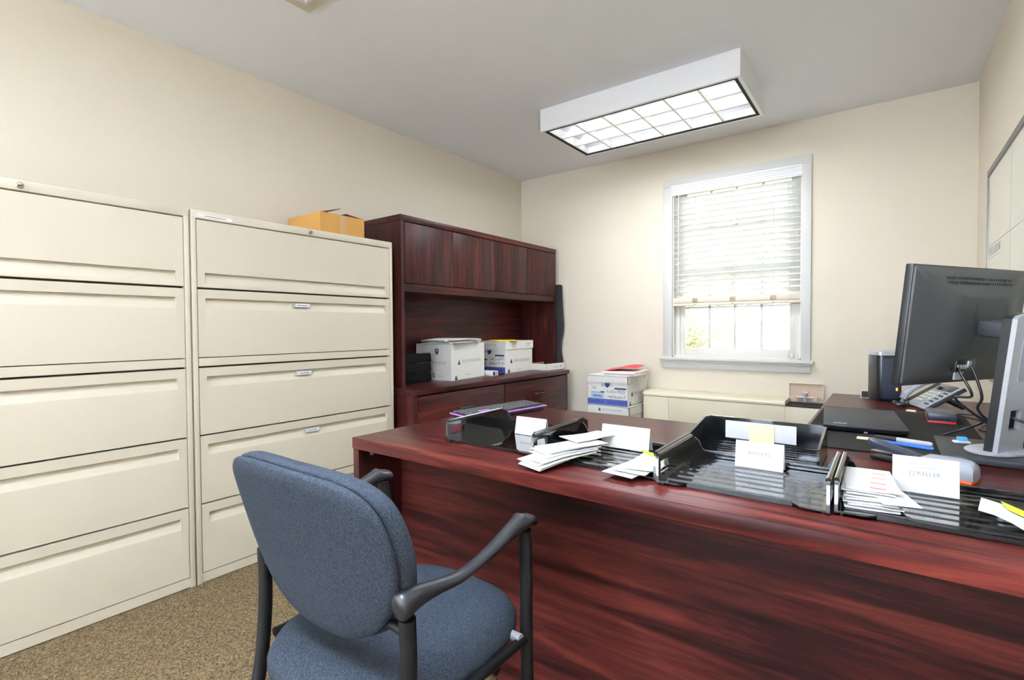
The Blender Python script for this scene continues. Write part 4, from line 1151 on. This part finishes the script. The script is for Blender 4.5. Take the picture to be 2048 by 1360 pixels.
mb.rings([[(x, yy, .009 + zz * s) for yy, zz in ((-.026, 0), (.026, 0), (.026, .030), (.018, .042), (0, .046), (-.018, .042), (-.026, .030))] for x, s in ((0, .7), (.02, .95), (.075, 1), (.098, .92), (.106, .7))])
mb.build('body', GREYPL, t, smooth=50)
mb = MB(); mb.M = GM; mb.box(.0, .104, -.027, .027, 0, .009, .002); mb.build('orange_base', ORANGE, t)

# ------------------------------------------------------------------ whiteboard on the right wall
t = thing('whiteboard', 'large framed whiteboard planner on the right wall', 'whiteboard', (W, -1.7, 1.2))
wy1, wy0, wz1, wz0 = -.535, -2.75, 1.862, .86; wf = W - .018
MB().box(W - .014, W - .001, wy0, wy1, wz0, wz1).build('panel', BOARD, t)
mb = MB(); mb.box(wf - .004, W - .001, wy0 - .01, wy1, wz1 - .010, wz1 + .020, .004); mb.box(wf - .002, W - .001, wy0 - .01, wy1, wz0 - .018, wz0 + .006, .003)
mb.box(wf - .002, W - .001, wy1 - .004, wy1 + .006, wz0, wz1 + .006, .002); mb.box(wf - .002, W - .001, wy0 - .01, wy0, wz0, wz1)
mb.build('frame', ALU, t)
mb = MB(); xq = W - .0145
mb.box(xq, xq + .001, wy0, wy1, 1.500, 1.503); 
for yy in (-1.125, -1.70, -2.28): mb.box(xq, xq + .001, yy, yy + .003, wz0, wz1)
mb.box(xq, xq + .001, -.86, -.56, 1.436, 1.439)
mb.build('ruling', GREYP, t)
text_mesh('LOCATION', .055, frame((W - .0145, -.565, 1.468), (0, -1, 0), (0, 0, 1)), GREYP, t, sx=1.15)

# ------------------------------------------------------------------ guest chair
t = thing('guest_chair', 'blue grey upholstered guest chair with black arms facing the desk', 'chair', (1.99, -3.27, 0))
def se(n_, hw, hd, e=2.6):
    o_ = []
    for k in range(n_):
        a = 2 * math.pi * k / n_; c, s = math.cos(a), math.sin(a)
        o_.append((hw * math.copysign(abs(c) ** (2 / e), c), hd * math.copysign(abs(s) ** (2 / e), s)))
    return o_
# seat cushion
so = se(56, 1, 1, 2.9); mb = MB(); R = []
scx, scy, shw, shd = 1.980, -3.262, .232, .262
def seatz(u, v): return .466 - .014 * (u * u) * 0.6 - .030 * max(0, -v - .55) ** 1.4 - .022 * max(0, v - .6)
for s, dz in ((.05, 0), (.4, 0), (.7, 0), (.88, -.004), (.96, -.014), (1.0, -.032), (.995, -.050), (.95, -.066), (.80, -.074), (.05, -.076)):
    R.append([(scx + shw * u * s * (1 - .06 * max(0, -v)), scy + shd * v * s, seatz(u * s, v * s) + dz) for u, v in so])
mb.rings(R); mb.build('seat', FAB, t, smooth=70)
MB().box(scx - .17, scx + .17, scy - .19, scy + .19, .372, .392, .006).build('seat_pan', BLKM, t)
# back: outline in (x offset, z)
half = [(0, .856), (.08, .856), (.155, .852), (.205, .840), (.236, .816), (.250, .780), (.255, .735), (.252, .690), (.240, .645), (.212, .598), (.170, .556), (.115, .528), (.06, .516), (0, .513)]
full = half + [(-x, z) for x, z in half[-2:0:-1]]
ol = [(p.x, p.y) for p in smooth_curve([(x, z, 0) for x, z in full], 3, True)]
bxc, zc0 = 1.970, .690
def backpt(x, z, n_):
    yb = -3.487 - .2565 * (z - .70) - .42 * (z - .70) ** 2 + .25 * x * x
    return (bxc + x, yb + n_, z)
def pillow(layers, mat, nm, parent=t):
    m = MB(); R = []
    for s, off, n_ in layers:
        R.append([backpt(x * s + math.copysign(off, x) * (abs(x) > 1e-6) * min(1, abs(x) / .2), zc0 + (z - zc0) * s + off * (z - zc0) / .17, n_) for x, z in ol])
    m.rings(R); return m.build(nm, mat, parent, smooth=70)
bk = pillow([(.03, 0, .010), (.5, 0, .010), (.8, 0, .010), (.95, .004, .010), (.985, .003, .015), (1.0, .002, .028), (.99, .002, .042), (.96, 0, .052), (.8, 0, .058), (.5, 0, .060), (.03, 0, .060)], FAB, 'backrest')
pillow([(.03, 0, .012), (.93, 0, .012), (.975, 0, .008), (.985, 0, .002), (.975, 0, -.004), (.945, 0, -.009), (.80, 0, -.013), (.4, 0, -.015), (.03, 0, -.015)], FAB, 'back_shell', bk)
# legs and arms
for sx in (-1, 1):
    lx = 1.977 + sx * .241
    # front leg rises to the arm
    MB().tube(smooth_curve([(lx, -3.082, 0.0), (lx, -3.088, .2), (lx, -3.093, .45), (lx, -3.094, .60), (lx - (.010 if sx < 0 else 0), -3.098, .652 + (.020 if sx < 0 else 0))], 4), .0150, 12).build('leg', FRAMEBLK, t)
    MB().tube(smooth_curve([(lx, -3.560, 0.0), (lx, -3.505, .16), (lx + .001, -3.462, .33), (lx + .001, -3.446, .48), (lx, -3.446, .612)], 5), .0150, 12).build('leg', FRAMEBLK, t)
    pts = smooth_curve([(lx + sx * .004, -3.470, .640), (lx + sx * .004, -3.430, .644), (lx, -3.38, .638), (lx, -3.31, .632), (lx, -3.23, .645), (lx, -3.16, .664), (lx, -3.105, .676), (lx, -3.076, .668)], 5)
    if sx < 0:
        for p in pts: p.z += .020 * min(1, max(0, (p.y + 3.40) / .15)); p.x += -.012 + .060 * min(1, max(0, (-3.36 - p.y) / .06))
    n_ = len(pts); wd = []; hh = []
    for i in range(n_):
        u = i / (n_ - 1)
        wd.append(.020 - .006 * math.sin(math.pi * min(1, u * 1.15)) + (.004 if u > .8 else 0)); hh.append(.025 - .014 * math.sin(math.pi * min(1, max(0, u - .05) * 1.2)) if u < .85 else .013)
    wd[0] *= .82; hh[0] *= .82; wd[-1] *= .55; hh[-1] *= .55
    MB().tube(pts, wd, 14, ry=hh).build('armrest', ARMBLK, t, smooth=60)
    MB().tube([(lx, -3.425, .405), (lx, -3.1, .405)], .011, 8).build('side_rail', FRAMEBLK, t)
    MB().cyl((lx - sx * .06, -3.12, .415), (lx + sx * .004, -3.12, .415), .010, 10).build('seat_bolt', GREYPL, t)
    MB().tube([(lx, -3.446, .585), (lx - sx * .060, -3.440, .585)], .009, 14).build('back_bracket', FRAMEBLK, t)
mb = MB(); mb.tube([(1.736, -3.20, .385), (2.218, -3.20, .385)], .011, 8); mb.tube([(1.736, -3.40, .385), (2.218, -3.40, .385)], .011, 8); mb.build('cross_rail', FRAMEBLK, t)

# ------------------------------------------------------------------ light
wd_ = bpy.data.worlds.new('daylight'); scn.world = wd_; wd_.use_nodes = True
nt = wd_.node_tree; bg = nt.nodes['Background']
sky = nt.nodes.new('ShaderNodeTexSky'); sky.sky_type = 'HOSEK_WILKIE'; sky.turbidity = 8.0; sky.sun_direction = V((.3, -.5, .8)).normalized()
mxn = nt.nodes.new('ShaderNodeMix'); mxn.data_type = 'RGBA'; mxn.inputs['Factor'].default_value = .85
mxn.inputs['B'].default_value = (1, 1, 1, 1)
nt.links.new(sky.outputs['Color'], mxn.inputs['A']); nt.links.new(mxn.outputs['Result'], bg.inputs['Color'])
bg.inputs['Strength'].default_value = 5.5

def area(name, loc, aim, size, power, color=(1, 1, 1), sy=None):
    l = bpy.data.lights.new(name, 'AREA'); l.energy = power; l.color = color; l.size = size
    if sy: l.shape = 'RECTANGLE'; l.size_y = sy
    o_ = bpy.data.objects.new(name, l); col.objects.link(o_); o_.location = loc
    o_.rotation_euler = (V(aim) - V(loc)).to_track_quat('-Z', 'Y').to_euler()
    return o_
# the light the louvred fixture throws down
tl_ = area('ceiling_light_lamp', (1.6465, -.927, 2.386), (1.6465, -.927, 0), 1.14, 21, (.90, .95, 1), .53)

# unseen flash, a second head added to even out the light: one bounced off the ceiling, one off the far wall behind the camera
for loc, aim, spr, pw in (((2.62, -3.98, 1.72), (2.40, -4.02, 2.53), 95, 165), ((2.0, -4.9, 1.55), (1.0, -8.5, .8), 100, 560)):
    fl_ = area('bounce_fill_flash', loc, aim, .14, pw, (.74, .87, 1.03))
    fl_.data.spread = math.radians(spr)

# ------------------------------------------------------------------ camera
cam = bpy.data.cameras.new('camera'); co = bpy.data.objects.new('camera', cam); col.objects.link(co)
cam.sensor_width = 36; cam.lens = 1011.97 * 36 / 2048; cam.clip_start = .02
right = V((0.8019414, 0.5973750, -0.0057462)); upv = V((-0.0091122, 0.0218490, 0.9997198)); fwd = V((-0.5973331, 0.8016643, -0.0229650))
m = Matrix((right, upv, -fwd)).transposed().to_4x4(); m.translation = V((2.8754, -4.0237, 1.1082))
co.matrix_world = m
scn.camera = co
scn.view_settings.view_transform = 'Standard'; scn.view_settings.look = 'None'; scn.view_settings.exposure = 0.46; scn.view_settings.gamma = 1.0
scn.view_settings.use_curve_mapping = False
